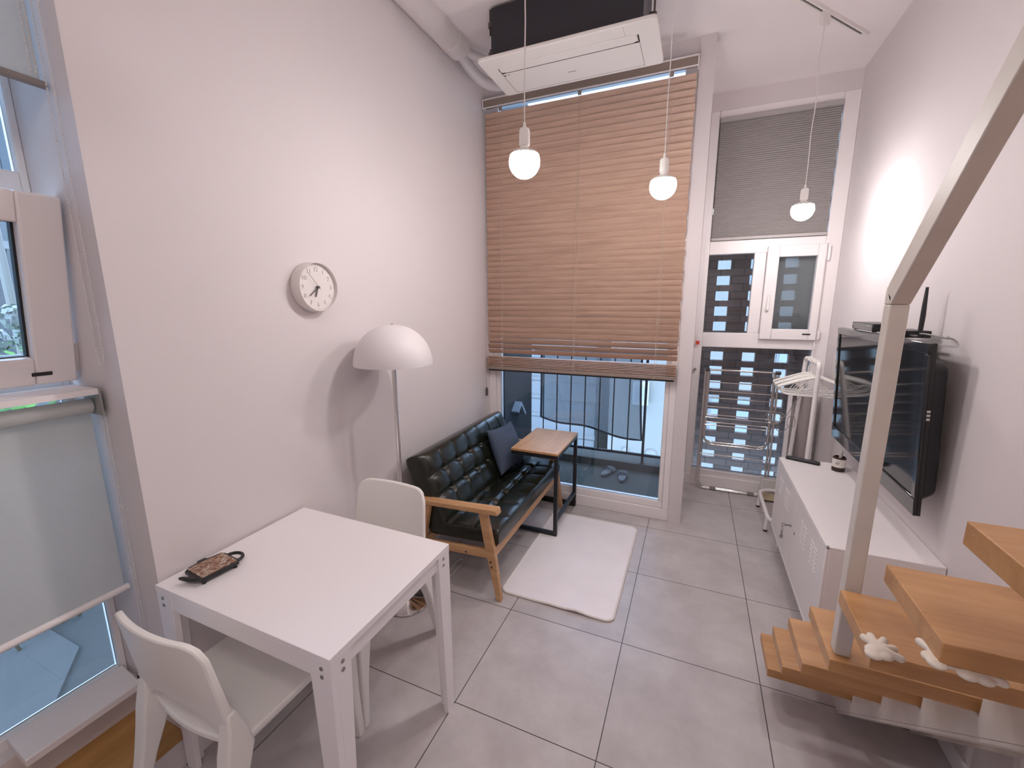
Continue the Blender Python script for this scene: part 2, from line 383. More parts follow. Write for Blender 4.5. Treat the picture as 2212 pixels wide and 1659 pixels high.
# tilted sash, hinged along its bottom edge
tl = math.atan(0.108/0.549)
Ms = Matrix.Translation((-0.228, -0.600, 1.419)) @ Matrix.Rotation(tl, 4, 'Y')
b = B(); H = 0.56; Wd = 0.72
def sashbar(y0, y1, z0, z1, x0=-0.07, x1=0.0): box(b, x0, x1, y0, y1, z0, z1, Ms)
sashbar(-0.095, 0, 0, H); sashbar(-Wd, -Wd+0.095, 0, H); sashbar(-Wd+0.095, -0.095, 0, 0.085); sashbar(-Wd+0.095, -0.095, H-0.085, H)
sash = obj('sash', b, PVC, w, 0.006); lab(sash, 'white sash tilted open into the room')
b = B(); box(b, -0.045, -0.038, -Wd+0.095, -0.095, 0.085, H-0.085, Ms); obj('sash_glass', b, GLASS, sash)
b = B()
for y0, y1, z0, z1 in ((-0.101,-0.093,0.08,H-0.08),(-Wd+0.093,-0.093,0.08,0.088),(-Wd+0.093,-0.093,H-0.088,H-0.08)): box(b, -0.05, -0.03, y0, y1, z0, z1, Ms)
obj('gasket', b, BLACKP, sash)
b = B(); box(b, 0, 0.002, -0.105, -0.06, 0.030, 0.041, Ms); lab(obj('maker_plate', b, INK, sash), 'small black plate')
b = B(); tube(b, [Ms @ Vector((-0.03, 0.012, 0.03)), Ms @ Vector((-0.03, 0.012, 0.12))], 0.010, 10); obj('hinge', b, PVC, sash)

# ---- window 2: tall glazed wall behind the wooden blind
w = sthing('window_2', 'tall white framed fixed window behind the brown wooden blind', 'window', (0.76, 2.0, 0))
b = B()
box(b, 0, 1.516, 1.952, 2.05, 0, 0.09); box(b, 0, 0.06, 1.952, 2.05, 0.09, 3.17); box(b, 1.47, 1.516, 1.952, 2.05, 0.09, 3.17); box(b, 0.06, 1.47, 1.952, 2.05, 3.158, 3.17)
fr = obj('window_frame', b, PVC, w, 0.004)
b = B()
box(b, 0.06, 1.47, 1.972, 2.04, 0.09, 0.142); box(b, 0.06, 0.095, 1.972, 2.04, 0.142, 3.158); box(b, 1.435, 1.47, 1.972, 2.04, 0.142, 3.158)
obj('glazing_bead', b, PVC, w, 0.006)
b = B(); box(b, 0.095, 1.435, 2.0, 2.008, 0.142, 3.158); obj('glass', b, GLASS, w)

# ---- window 3: alcove window, four lights
w = sthing('window_3', 'white framed window in the alcove, divided into four lights', 'window', (2.1, 2.8, 0))
b = B(); Y0, Y1 = YA-0.005, YA+0.07
for x0, x1, z0, z1 in ((1.608,1.675,0.09,3.165),(2.49,2.59,0.09,3.165),(1.675,2.49,3.11,3.165),(1.675,2.49,2.058,2.165),(1.675,2.49,1.28,1.405),(1.675,2.49,0.09,0.15),(2.015,2.1,1.405,2.058)):
    box(b, x0, x1, Y0, Y1, z0, z1)
obj('window_frame', b, PVC, w, 0.005)
for x0, x1, z0, z1, m in ((1.675,2.49,2.165,3.11,GLASS),(1.675,2.015,1.405,2.058,GLASS),(1.675,2.49,0.15,1.28,GLASS)):
    b = B(); box(b, x0, x1, YA+0.03, YA+0.036, z0, z1); obj('glass', b, m, w)
b = B(); ys0, ys1 = YA-0.045, YA+0.03
box(b, 2.102,2.186,ys0,ys1,1.362,2.105); box(b, 2.442,2.497,ys0,ys1,1.362,2.105); box(b, 2.186,2.442,ys0,ys1,1.362,1.447); box(b, 2.186,2.442,ys0,ys1,2.016,2.105)
sash = obj('sash', b, PVC, w, 0.005); lab(sash, 'opening sash with the handle')
b = B(); box(b, 2.186,2.442,YA,YA+0.006,1.447,2.016); obj('sash_glass', b, GLASS, sash)
b = B(); tube(b, [(2.135,ys0-0.004,1.60),(2.135,ys0-0.014,1.60),(2.135,ys0-0.03,1.605),(2.135,ys0-0.03,1.64),(2.139,ys0-0.03,1.72)], [0.014,0.012,0.010,0.009,0.008], 10); obj('handle', b, WPLAST, sash)
b = B(); box(b, 2.40,2.455,ys0-0.002,ys0+0.002,1.403,1.415); lab(obj('maker_plate', b, INK, sash), 'small black plate')
b = B(); tube(b, [(2.512,ys0+0.01,1.98),(2.512,ys0+0.01,2.09)], 0.009, 8); tube(b, [(2.512,ys0+0.01,1.37),(2.512,ys0+0.01,1.44)], 0.009, 8); obj('hinge', b, PVC, sash)
b = B(); box(b, 2.17,2.46,YA+0.058,YA+0.061,1.43,2.03); obj('insect_screen', b, INSECT, w)
b = B(); lathe(b, [(0,0),(0.010,0),(0.010,0.014),(0.013,0.016),(0.013,0.026),(0,0.028)], (1.632,YA-0.005,1.079), 14, Matrix.Rotation(PI/2,4,'X')); obj('knob', b, STEEL, w)

# ================================================================== OUTSIDE
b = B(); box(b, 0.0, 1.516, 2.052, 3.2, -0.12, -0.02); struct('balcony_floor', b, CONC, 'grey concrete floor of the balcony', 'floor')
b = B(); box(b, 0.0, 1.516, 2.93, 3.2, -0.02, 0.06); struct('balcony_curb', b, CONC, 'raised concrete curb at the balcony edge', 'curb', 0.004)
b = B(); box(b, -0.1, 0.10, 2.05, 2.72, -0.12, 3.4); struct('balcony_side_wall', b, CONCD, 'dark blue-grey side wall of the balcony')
# perforated brick screen
b = B(); ys0, ys1 = 3.38, 3.47; cx = [1.828, 2.108, 2.384]; hw = 0.058
xs = [1.608] + [v for c in cx for v in (c-hw, c+hw)] + [2.59]
for i in range(0, len(xs), 2): box(b, xs[i], xs[i+1], ys0, ys1, -0.3, ZC)
z = -0.3; rows = []
k0 = 1.137
for c in cx:
    zz = k0 - 0.147*9; prev = -0.3
    while zz < ZC:
        box(b, c-hw, c+hw, ys0+0.001, ys1-0.001, prev, zz-0.045); prev = zz+0.045; zz += 0.147
    box(b, c-hw, c+hw, ys0+0.001, ys1-0.001, prev, ZC)
struct('brick_screen', b, BRICK, 'dark brick screen wall with a grid of square openings outside the alcove window')
b = B(); box(b, 1.608, 2.59, 2.87, 3.38, -0.3, -0.2); struct('screen_ledge', b, CONC, 'concrete ledge between the alcove window and the brick screen', 'ledge')
b = B(); box(b, -9, 12, 3.6, 22, -3.3, -3.2); struct('ground_far', b, GRASS, 'lawn below the balcony', 'ground')
b = B(); box(b, -6, -0.43, -5, 3.2, -0.22, -0.12); struct('ground_left', b, pm('paving', (0.075,0.076,0.072), 0.85, noise=0.06, nscale=4), 'concrete paving outside the left window', 'ground')
b = B(); prism(b, [(-2.2,-1.9),(-0.75,-1.9),(-0.75,-0.75),(-1.25,-0.42),(-2.2,-0.42)], 'Z', -0.12, -0.105); struct('paving_slab', b, pm('pale_concrete', (0.11,0.11,0.108), 0.85, noise=0.05, nscale=5), 'paler raised slab in the paving outside the left window', 'ground')
# buildings beyond
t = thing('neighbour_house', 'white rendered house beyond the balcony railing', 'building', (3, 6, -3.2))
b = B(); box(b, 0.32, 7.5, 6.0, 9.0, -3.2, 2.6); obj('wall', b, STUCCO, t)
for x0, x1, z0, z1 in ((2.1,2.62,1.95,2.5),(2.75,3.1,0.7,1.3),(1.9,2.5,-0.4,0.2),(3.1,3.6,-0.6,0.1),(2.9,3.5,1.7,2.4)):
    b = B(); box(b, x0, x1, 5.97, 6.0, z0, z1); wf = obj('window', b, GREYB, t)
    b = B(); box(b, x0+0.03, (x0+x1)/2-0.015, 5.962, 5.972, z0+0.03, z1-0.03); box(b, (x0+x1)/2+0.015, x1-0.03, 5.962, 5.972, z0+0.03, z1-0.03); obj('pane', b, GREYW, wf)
t = thing('sky_backdrop', 'added blue-grey building covering the bright sky behind the garden fence', 'building', (-7.5, -1, -0.12))  # added backdrop, tints the upper left pane in place of bright sky
b = B(); box(b, -9.0, -7.0, -7.0, 5.0, -0.22, 4.7); obj('wall', b, pm('backdrop_facade', (0.115,0.125,0.125), 0.8, noise=0.12, nscale=1.5), t)
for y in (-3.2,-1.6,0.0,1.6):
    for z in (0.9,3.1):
        b = B(); box(b, -7.0, -6.97, y, y+0.8, z, z+1.0); obj('window', b, pm('backdrop_window', (0.05,0.06,0.07), 0.3), t)
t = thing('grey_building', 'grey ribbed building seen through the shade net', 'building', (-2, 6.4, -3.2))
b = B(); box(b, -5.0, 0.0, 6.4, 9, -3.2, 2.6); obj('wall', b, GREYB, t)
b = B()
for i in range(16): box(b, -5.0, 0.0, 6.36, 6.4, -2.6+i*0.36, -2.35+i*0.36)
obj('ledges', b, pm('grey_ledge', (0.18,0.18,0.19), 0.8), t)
t = thing('gas_meter', 'grey meter box on the white house wall beyond the railing', 'meter', (0.86, 6.0, 0))
b = B(); box(b, 0.72, 0.98, 5.86, 5.961, -0.02, 0.38); obj('casing', b, pm('meter_grey', (0.45,0.47,0.48), 0.5), t, 0.01)
b = B(); box(b, 0.77, 0.93, 5.854, 5.862, 0.05, 0.30); obj('cover', b, pm('meter_grey_dark', (0.34,0.36,0.38), 0.5), t)
for x, z, s, lb in ((0.64,-0.875,0.06,'smaller round white wall vent beside the shade net, left of the pair'),(1.06,-0.90,0.105,'larger round white wall vent low by the right railing post')):
    b = B(); lathe(b, [(0,0),(s,0),(s,0.02),(s*0.8,0.05),(0,0.07)], (x,6.0,z), 24, Matrix.Rotation(PI/2,4,'X')); tag(obj('wall_vent', b, STUCCO), lb, 'vent', 'round vents on the white house')
# railing
t = thing('balcony_railing', 'thin black metal railing along the balcony edge', 'railing', (0.7, 2.98, 0.06))
b = B(); box(b, 0.05, 1.50, 2.96, 2.985, 0.135, 0.158); obj('bottom_rail', b, BLACKM, t)
b = B(); box(b, 0.05, 1.50, 2.955, 2.99, 1.14, 1.17); obj('top_rail', b, BLACKM, t)
for x in (0.148,0.30,0.452,0.604,0.757,0.90,1.054): 
    b = B(); tube(b, [(x,2.972,0.15),(x,2.972,1.15)], 0.0065, 8); obj('baluster', b, BLACKM, t)
for x in (1.21,):
    b = B(); box(b, x-0.012, x+0.012, 2.96, 2.985, 0.06, 1.15); box(b, x-0.025, x+0.025, 2.945, 2.998, 0.06, 0.068); obj('post', b, BLACKM, t)
# shade net
t = thing('shade_net', 'grey mesh shade net hanging on the balcony railing', 'net', (0.7, 3.0, 0.9))
b = B(); N = 24; V = []
for i in range(N+1):
    s = i/N; x = 0.10 + s*1.05
    zb = 0.42 - 0.14*s - 0.02*math.sin(s*PI*3)
    row = []
    for j in range(9):
        tt = j/8; row.append(b.verts.new((x - 0.03*tt*(1-s)*0 + (0.0 if i < N else 0.035*(1-tt)**2), 3.03 + 0.010*math.sin(s*9+tt*3), zb + (1.155-zb)*tt)))
    V.append(row)
for i in range(N):
    for j in range(8): b.faces.new((V[i][j], V[i+1][j], V[i+1][j+1], V[i][j+1]))
edge = [v.co.copy() for v in [r[0] for r in V] + V[-1][1:]]
ledge = [v.co.copy() for v in V[0]]
n_ = obj('mesh_sheet', b, NET, t); 
b = B(); tube(b, edge, 0.011, 6); tube(b, ledge, 0.013, 6); obj('hem', b, pm('net_hem', (0.03,0.033,0.045), 0.8), t)
# wall lamp on side wall
t = thing('balcony_wall_lamp', 'small angular grey lamp on the dark balcony side wall', 'wall lamp', (0.1, 2.28, 0.7))
Mw = Matrix.Translation((0.10, 2.28, 0.735)) @ Matrix.Rotation(math.radians(40), 4, 'X')
b = B(); box(b, 0, 0.07, -0.10, 0.02, -0.012, 0.012, Mw); obj('hood', b, pm('lamp_grey', (0.30,0.33,0.38), 0.5), t, 0.002)
b = B(); box(b, 0, 0.07, -0.004, 0.02, -0.16, 0.0, Mw); obj('body', b, pm('lamp_grey_light', (0.40,0.43,0.48), 0.5), t, 0.002)
b = B(); tube(b, [(0.045,2.80,-0.1),(0.045,2.80,3.4)], 0.028, 16); tag(obj('drain_pipe', b, STUCCO), 'white vertical drain pipe at the end of the dark side wall', 'pipe')
# slippers
def slipper(name, x, y, rz, label):
    t = thing(name, label, 'slipper', (x, y, -0.02), 'grey rubber slippers on the balcony')
    b = B(); out = []
    for i in range(28):
        a = 2*PI*i/28; yy = 0.13*math.sin(a); ww = 0.045 + 0.008*math.sin(a) - 0.006*math.cos(2*a); out.append((ww*math.cos(a), yy))
    hexa(b, [(x+u*0.94,y+v*0.97,-0.018) for u,v in out], [(x+u,y+v,0.012) for u,v in out]); obj('sole', b, SLIPPER, t, 0.006)
    b = B(); nu, nv = 12, 7; R = {}
    for i in range(nu+1):
        for j in range(nv+1):
            a = PI*i/nu; v = 0.005+0.085*j/nv
            ww = 0.052*(1-0.10*(j/nv)); hh = 0.052 - 0.018*(j/nv); R[i,j] = b.verts.new((x+ww*math.cos(a), y+v, -0.005+hh*math.sin(a)))
    for i in range(nu):
        for j in range(nv):
            if (i+j) % 2 and 1 < i < nu-2 and 0 < j < nv-1: continue      # the perforations
            b.faces.new((R[i,j],R[i+1,j],R[i+1,j+1],R[i,j+1]))
    o = obj('strap', b, SLIPPER, t); s = o.modifiers.new('thick','SOLIDIFY'); s.thickness = 0.006
    t.rotation_euler = (0,0,rz); return t
slipper('slipper', 0.905, 2.77, math.radians(-14), 'left grey perforated rubber slipper, turned outward, on the balcony floor')
slipper('slipper', 1.060, 2.70, math.radians(4), 'right grey perforated rubber slipper, nearer the glass, on the balcony floor')
# hydrangea + fence outside the left window
t = thing('hydrangea_bush', 'green hydrangea with white blooms outside the left window', 'bush', (-1.6, -0.4, -0.12))
b = B()
for k in range(900):
    x = random.uniform(-2.0,-1.15); y = random.uniform(-1.1,0.3); z = random.uniform(0.9,1.52) - 0.25*abs(x+1.6)
    a = random.uniform(0,2*PI); l = random.uniform(0.05,0.085); tl_ = random.uniform(-0.6,0.6)
    d = Vector((math.cos(a), math.sin(a), tl_)).normalized(); s = d.cross(Vector((0,0,1))).normalized()*l*0.36; c = Vector((x,y,z))
    v = [b.verts.new(c-d*l*0.6), b.verts.new(c+s), b.verts.new(c+d*l), b.verts.new(c-s)]; b.faces.new(v)
obj('foliage', b, LEAF, t)
b = B()
for c, r in (((-1.5,-0.30,1.60),0.075),((-1.42,-0.42,1.50),0.06),((-1.7,-0.75,1.6),0.09),((-1.55,-0.26,1.49),0.06)):
    for k in range(70):
        d = Vector((random.gauss(0,1),random.gauss(0,1),random.gauss(0,1))).normalized(); p = Vector(c)+d*r*random.uniform(0.75,1)
        u = d.orthogonal().normalized()*0.017; v_ = d.cross(u).normalized()*0.017
        f = [b.verts.new(p+u), b.verts.new(p+v_+d*0.004), b.verts.new(p-u), b.verts.new(p-v_+d*0.004)]; b.faces.new(f)
obj('blossoms', b, FLOWER, t)
b = B()
for k in range(9): tube(b, [(-1.6+random.uniform(-0.1,0.1), -0.4+random.uniform(-0.2,0.2), -0.11), (random.uniform(-1.9,-1.25), random.uniform(-0.9,0.1), 1.1)], 0.008, 6)
obj('stems', b, pm('stem', (0.12,0.09,0.05), 0.8), t)
t = thing('garden_fence', 'tall grey slatted fence behind the hydrangea', 'fence', (-3.5, -0.2, -0.12))
for i in range(9):
    b = B(); y = -1.6+i*0.34; box(b, -3.52,-3.48, y, y+0.25, -0.12, 2.35); obj('slat', b, pm('fence_blue_grey', (0.12,0.125,0.13), 0.6), t)
b = B(); box(b, -3.48,-3.45,-1.6,1.4,2.10,2.16); obj('rail', b, pm('fence_rail', (0.25,0.25,0.25), 0.5), t)
b = B(); tube(b, [(-2.3,-0.06,-0.12),(-2.3,-0.06,2.6)], 0.022, 10); tag(obj('white_pole', b, STUCCO), 'thin white pole behind the hydrangea outside the left window', 'pole')

# ================================================================== BLINDS
def chain(bm, pts, r=0.0022, step=0.011):
    for a, c in zip(pts, pts[1:]):
        a = Vector(a); c = Vector(c); n = max(1, int((c-a).length/step))
        for i in range(n):
            p = a.lerp(c, i/n); bmesh.ops.create_icosphere(bm, subdivisions=1, radius=r*1.25, matrix=Matrix.Translation(p))
        tube(bm, [a, c], r*0.45, 5)
t = thing('roller_blind', 'upper grey roller blind, short, at the top of the left window', 'roller blind', (-0.105, -1.0, 2.26))
b = B(); box(b, -0.106,-0.1045,-1.38,-0.604,2.27,3.0); obj('fabric', b, ROLLER, t)
b = B(); tube(b, [(-0.105,-1.385,2.262),(-0.105,-0.594,2.262)], 0.011, 12); obj('bottom_bar', b, pm('bar_grey_brown', (0.28,0.25,0.24), 0.5), t)
b = B(); tube(b, [(-0.12,-1.385,3.02),(-0.12,-0.60,3.02)], 0.026, 16); obj('roller_tube', b, WPLAST, t)
b = B(); chain(b, [(-0.095,-0.612,2.99),(-0.095,-0.612,2.275)]); chain(b, [(-0.095,-0.622,2.99),(-0.095,-0.622,2.275)]); obj('bead_chain', b, WCORD, t)
b = B(); pts = [(-0.09,-0.598,2.98),(-0.09,-0.598,1.52),(-0.083,-0.598,1.485),(-0.07,-0.598,1.475),(-0.058,-0.598,1.485),(-0.052,-0.598,1.52),(-0.052,-0.598,2.98)]; chain(b, pts); obj('bead_chain', b, WCORD, t)
t = thing('roller_blind', 'lower grey roller blind drawn down under the open sash of the left window', 'roller blind', (-0.17, -1.0, 0.68))
b = B(); box(b, -0.171,-0.1695,-1.38,-0.609,0.69,1.33); obj('fabric', b, ROLLER, t)
b = B(); tube(b, [(-0.17,-1.385,0.684),(-0.17,-0.598,0.684)], 0.012, 12); obj('bottom_bar', b, WMETAL, t)
b = B(); tube(b, [(-0.155,-1.385,1.345),(-0.155,-0.612,1.345)], 0.024, 18); obj('roller_tube', b, ROLLER, t)
b = B(); box(b, -0.26,-0.105,-1.39,-0.605,1.398,1.404); box(b, -0.108,-0.104,-1.39,-0.605,1.385,1.404); obj('head_plate', b, WMETAL, t)
b = B(); box(b, -0.20,-0.10,-0.606,-0.602,1.315,1.404); obj('bracket', b, pm('bracket_grey',(0.33,0.32,0.31),0.4), t)
b = B(); pts = [(-0.135,-0.596,1.33),(-0.135,-0.596,0.32),(-0.125,-0.596,0.295),(-0.115,-0.596,0.32),(-0.115,-0.596,1.33)]; chain(b, pts); obj('bead_chain', b, WCORD, t)

YS = 1.905
t = thing('venetian_blind', 'wide brown wooden venetian blind lowered over the tall window', 'blind', (0.76, YS, 1.12))
b = B(); box(b, 0.018, 1.508, YS-0.028, YS-0.014, 3.112, 3.168); box(b, 0.02,1.506,YS-0.012,YS+0.02,3.12,3.16); hd = obj('headrail', b, HEADW, t)
b = B(); box(b, 0.012,1.512,YS-0.031,YS-0.026,3.163,3.172); box(b, 0.012,1.512,YS-0.031,YS-0.026,3.107,3.114)
box(b, 0.008,0.016,YS-0.032,YS+0.02,3.107,3.172); box(b, 1.510,1.516,YS-0.032,YS+0.02,3.107,3.172); obj('valance_trim', b, PVC, hd)
slw, pit = 0.0515, 0.0435
b = B(); z = 3.052; zs = []
while z > 1.262: zs.append(z); z -= pit
nS = len(zs)
for i, z in enumerate(zs):
    tilt = math.radians(54+10*i/nS if i < nS-3 else (56, 50, 46)[i-(nS-3)])
    dy = 0.0012*math.sin(i*2.3); sag = 0.0016*math.sin(i*1.7+0.6)
    pr = []
    for s in (-1,-0.5,0,0.5,1):
        crown = 0.0022*(1-s*s)
        pr.append((YS+dy + s*slw/2*math.cos(tilt) - crown*math.sin(tilt), z + sag - s*slw/2*math.sin(tilt) - crown*math.cos(tilt)))
    th = 0.0026
    top = pr; bot = [(y+th*math.sin(tilt), zz+th*math.cos(tilt)) for y, zz in pr]
    prism(b, top + bot[::-1], 'X', 0.022+0.003*math.sin(i*3.1), 1.506+0.003*math.sin(i*1.9))
obj('slats', b, BLINDW, t)
b = B()
for k in range(7): 
    zz = 1.150 + k*0.0118; box(b, 0.02+0.002*math.sin(k*2), 1.506+0.002*math.sin(k*3), YS-0.025+0.004*math.sin(k*2.3), YS+0.025, zz, zz+0.0062)
obj('stacked_slats', b, BLINDW, t)
b = B(); box(b, 0.016,1.51,YS-0.026,YS+0.026,1.118,1.145); obj('bottom_rail', b, HEADW, t, 0.003)
b = B(); box(b, 0.03,1.495,YS-0.02,YS+0.022,1.106,1.118); obj('bottom_strip', b, BLACKP, t)
for x in (0.155, 0.76, 1.36):
    b = B()
    tube(b, [(x,YS-0.0285,3.10),(x,YS-0.0285,1.12)], 0.0013, 6); tube(b, [(x+0.012,YS-0.026,3.10),(x+0.012,YS-0.026,1.12)], 0.0009, 5)
    pts = [(x+0.012*math.sin(q*1.9), YS-0.031-0.004*math.cos(q*1.3), 1.225-0.0085*q) for q in range(14)]; tube(b, pts, 0.0013, 5)
    obj('ladder_cord', b, CORD, t)
    b = B(); box(b, x-0.012,x+0.012,YS-0.022,YS-0.012,3.078,3.106); obj('cord_clip', b, HEADW, t)
b = B(); tube(b, [(0.014,YS-0.036,3.1),(0.016,YS-0.036,0.96)], 0.0011, 5); tube(b, [(0.022,YS-0.036,3.1),(0.018,YS-0.036,0.96)], 0.0011, 5); pc = obj('pull_cord', b, CORD, t)
b = B(); lathe(b, [(0,0),(0.009,0),(0.011,0.05),(0.009,0.06),(0.004,0.072),(0,0.072)], (0.017,YS-0.036,0.89), 14); obj('tassel', b, pm('tassel_grey',(0.10,0.09,0.085),0.5), pc)

t = thing('pleated_blind', 'grey pleated blind covering the upper light of the alcove window', 'blind', (2.08, YA-0.02, 2.17))
b = B(); nP = 58; L = []; Rr = []
for i in range(nP*2+1):
    z = 3.075 - i*(3.075-2.185)/(nP*2); y = YA-0.014 + (0.009 if i % 2 else 0)
    L.append(b.verts.new((1.683,y,z))); Rr.append(b.verts.new((2.483,y,z)))
for i in range(nP*2): b.faces.new((L[i],Rr[i],Rr[i+1],L[i+1]))
obj('pleated_fabric', b, PLEAT, t, smooth=False)
b = B(); box(b, 1.68,2.486,YA-0.024,YA+0.006,3.072,3.106); obj('headrail', b, pm('rail_grey',(0.42,0.40,0.39),0.5), t, 0.002)
b = B(); box(b, 1.68,2.486,YA-0.022,YA+0.004,2.168,2.19); obj('bottom_rail', b, pm('rail_grey2',(0.46,0.43,0.42),0.5), t, 0.002)
b = B(); tube(b, [(1.648,YA-0.03,2.28),(1.637,YA-0.03,1.40)], 0.0012, 5); tube(b, [(1.656,YA-0.03,2.28),(1.648,YA-0.03,1.40)], 0.0012, 5)
lathe(b, [(0,0),(0.005,0.005),(0.006,0.05),(0,0.06)], (1.64,YA-0.03,1.345), 10); obj('pull_cord', b, WPLAST, t)
b = B(); tube(b, [(2.487,YA-0.055,2.16),(2.487,YA-0.055,1.345)], 0.0012, 5); lathe(b, [(0,0),(0.005,0.005),(0.006,0.05),(0,0.06)], (2.487,YA-0.055,1.29), 10); obj('pull_cord', b, WPLAST, t)
b = B(); box(b, 1.622,1.653,YA-0.034,YA-0.028,1.30,1.332); lab(obj('cord_tag', b, RED, t), 'small square red tag')

# ================================================================== CEILING THINGS
AC0 = t = thing('air_conditioner', 'white ceiling air conditioner with dark casing above the wooden blind', 'air conditioner', (0.85, 1.32, 3.0))
b = B(); prism(b, rrect(0.366,1.338,1.105,1.538,0.022), 'Z', 2.998, 3.02); pan = obj('panel', b, WPLAST, t, 0.006)
b = B(); box(b, 0.43,1.265,1.165,1.47,3.02,3.285); obj('casing', b, ACDARK, t, 0.004)
b = B(); prism(b, rrect(0.46,1.232,1.195,1.262,0.03), 'Z', 2.9925, 2.999); obj('flap', b, WPLAST, t, 0.003)
b = B(); box(b, 0.452,1.238,1.263,1.268,2.994,2.9995); box(b, 1.2345,1.2405,1.205,1.262,2.994,2.9995); tube(b, [(0.452,1.215,2.998),(0.450,1.245,2.998),(0.456,1.268,2.998)], 0.0022, 6); obj('vent_slot', b, DARKSLOT, t)
b = B(); prism(b, rrect(0.452,1.238,1.272,1.505,0.012), 'Z', 2.995, 2.999); obj('intake_cover', b, WPLAST, t, 0.003)
b = B(); box(b, 0.4505,0.4525,1.272,1.506,2.9945,2.999); box(b, 1.2375,1.2395,1.272,1.506,2.9945,2.999); box(b, 0.4525,1.2375,1.504,1.506,2.9945,2.999); box(b, 1.175,1.1765,1.11,1.195,2.9975,2.9985); obj('seam_shade', b, pm('seam_shade_grey',(0.42,0.38,0.38),0.6), AC0)  # grey strips paint the shade in the gaps round the intake cover
Mt = Matrix(((1,0,0,0),(0,-1,0,0),(0,0,-1,0),(0,0,0,1)))
b = B(); lathe(b, [(0,0),(0.0075,0),(0.0075,0.002),(0,0.002)], (0.462,1.292,2.9935), 16); lab(obj('logo', b, GINK, t), 'small grey round emblem')
text('lettering', 'LG', 0.014, Matrix.Translation((0.485,1.292,2.9945)) @ Mt, GINK, t)
text('lettering', 'Whisen', 0.017, Matrix.Translation((0.838,1.404,2.9945)) @ Mt, GINK, t, shear=0.3)
for x, y, z in ((1.285,1.2,3.2),(0.41,1.2,3.22),(0.41,1.2,3.07),(1.285,1.44,3.2)):
    b = B(); tube(b, [(x,y,z-0.05),(x,y,ZC)] if z > 3.1 else [(x,y,z-0.03),(x,y,z+0.03)], 0.005, 8); box(b, min(x,0.85)+ (0 if x<0.85 else 0.40), max(x,0.85)-(0.40 if x<0.85 else 0), y-0.014,y+0.014,z-0.012,z+0.012)
    lathe(b, [(0,-0.012),(0.013,-0.012),(0.013,0.012),(0,0.012)], (x,y,z), 6); obj('hanger_bolt', b, pm('bolt_dark',(0.14,0.12,0.11),0.4,metal=0.6), t)
AC = t
t = thing('pipe_cover', 'white half-round pipe duct along the left edge of the ceiling', 'duct', (0.075, -0.5, ZC))
b = B(); n = 14; prof = [(0.0,ZC)] + [(0.078-0.078*math.cos(PI*i/n), ZC-0.012-0.07*math.sin(PI*i/n)**0.8) for i in range(n+1)] + [(0.156,ZC)]
prism(b, prof, 'Y', -3.0, 1.30); obj('duct', b, pm('duct_white',(0.78,0.73,0.72),0.5), t)
b = B(); prof = [(0.0,ZC)] + [(0.080-0.082*math.cos(PI*i/n), ZC-0.012-0.076*math.sin(PI*i/n)**0.8) for i in range(n+1)] + [(0.164,ZC)]
prof = [(max(0.0005,u),v) for u,v in prof]
prism(b, prof, 'Y', 1.30, 1.42); obj('end_collar', b, pm('duct_white',(0.78,0.73,0.72),0.5), t, 0.004)
t = AC
b = B(); tube(b, fillet([(0.095,1.425,3.245),(0.10,1.56,3.20),(0.16,1.68,3.16),(0.30,1.66,3.13),(0.43,1.44,3.12)], 0.09, 7), 0.036, 14); obj('wrapped_pipe', b, PIPEW, t)
b = B(); tube(b, fillet([(0.12,1.425,3.262),(0.15,1.47,3.25),(0.22,1.49,3.22),(0.32,1.42,3.16),(0.43,1.36,3.14)], 0.06, 7), 0.026, 12); obj('wrapped_pipe', b, PIPEW, t)

# track and pendants
tA = Vector((2.4527,2.3198)); tD = Vector((0.41439,0.5145)).normalized()
def trackp(s): q = tA - tD*s; return q
pE = trackp(3.0)
t = thing('lighting_track', 'white slotted lighting track running diagonally on the ceiling', 'track', (1.5, 1.1, ZC))
ang = math.atan2(tD.y, tD.x); Mtk = Matrix.Translation((tA.x, tA.y, ZC)) @ Matrix.Rotation(ang, 4, 'Z')
b = B(); box(b, -3.05,0.0,-0.0175,-0.006,-0.018,0,Mtk); box(b, -3.05,0.0,0.006,0.0175,-0.018,0,Mtk); box(b,-3.05,0,-0.006,0.006,-0.006,0,Mtk); box(b,-0.045,0.0,-0.0178,0.0178,-0.0185,0,Mtk); obj('rail', b, WPLAST, t)
b = B(); box(b, -3.04,-0.046,-0.006,0.006,-0.010,-0.006,Mtk); obj('slot', b, DARKSLOT, t)
pend = [((0.9284,0.4273), 'pendant bulb nearest the camera and clock, on a long white cord'), ((1.4158,1.0324), 'middle pendant bulb in front of the right edge of the wooden blind'), ((2.1679,1.9662), 'farthest pendant bulb, in front of the grey pleated blind')]
ZB = 2.222
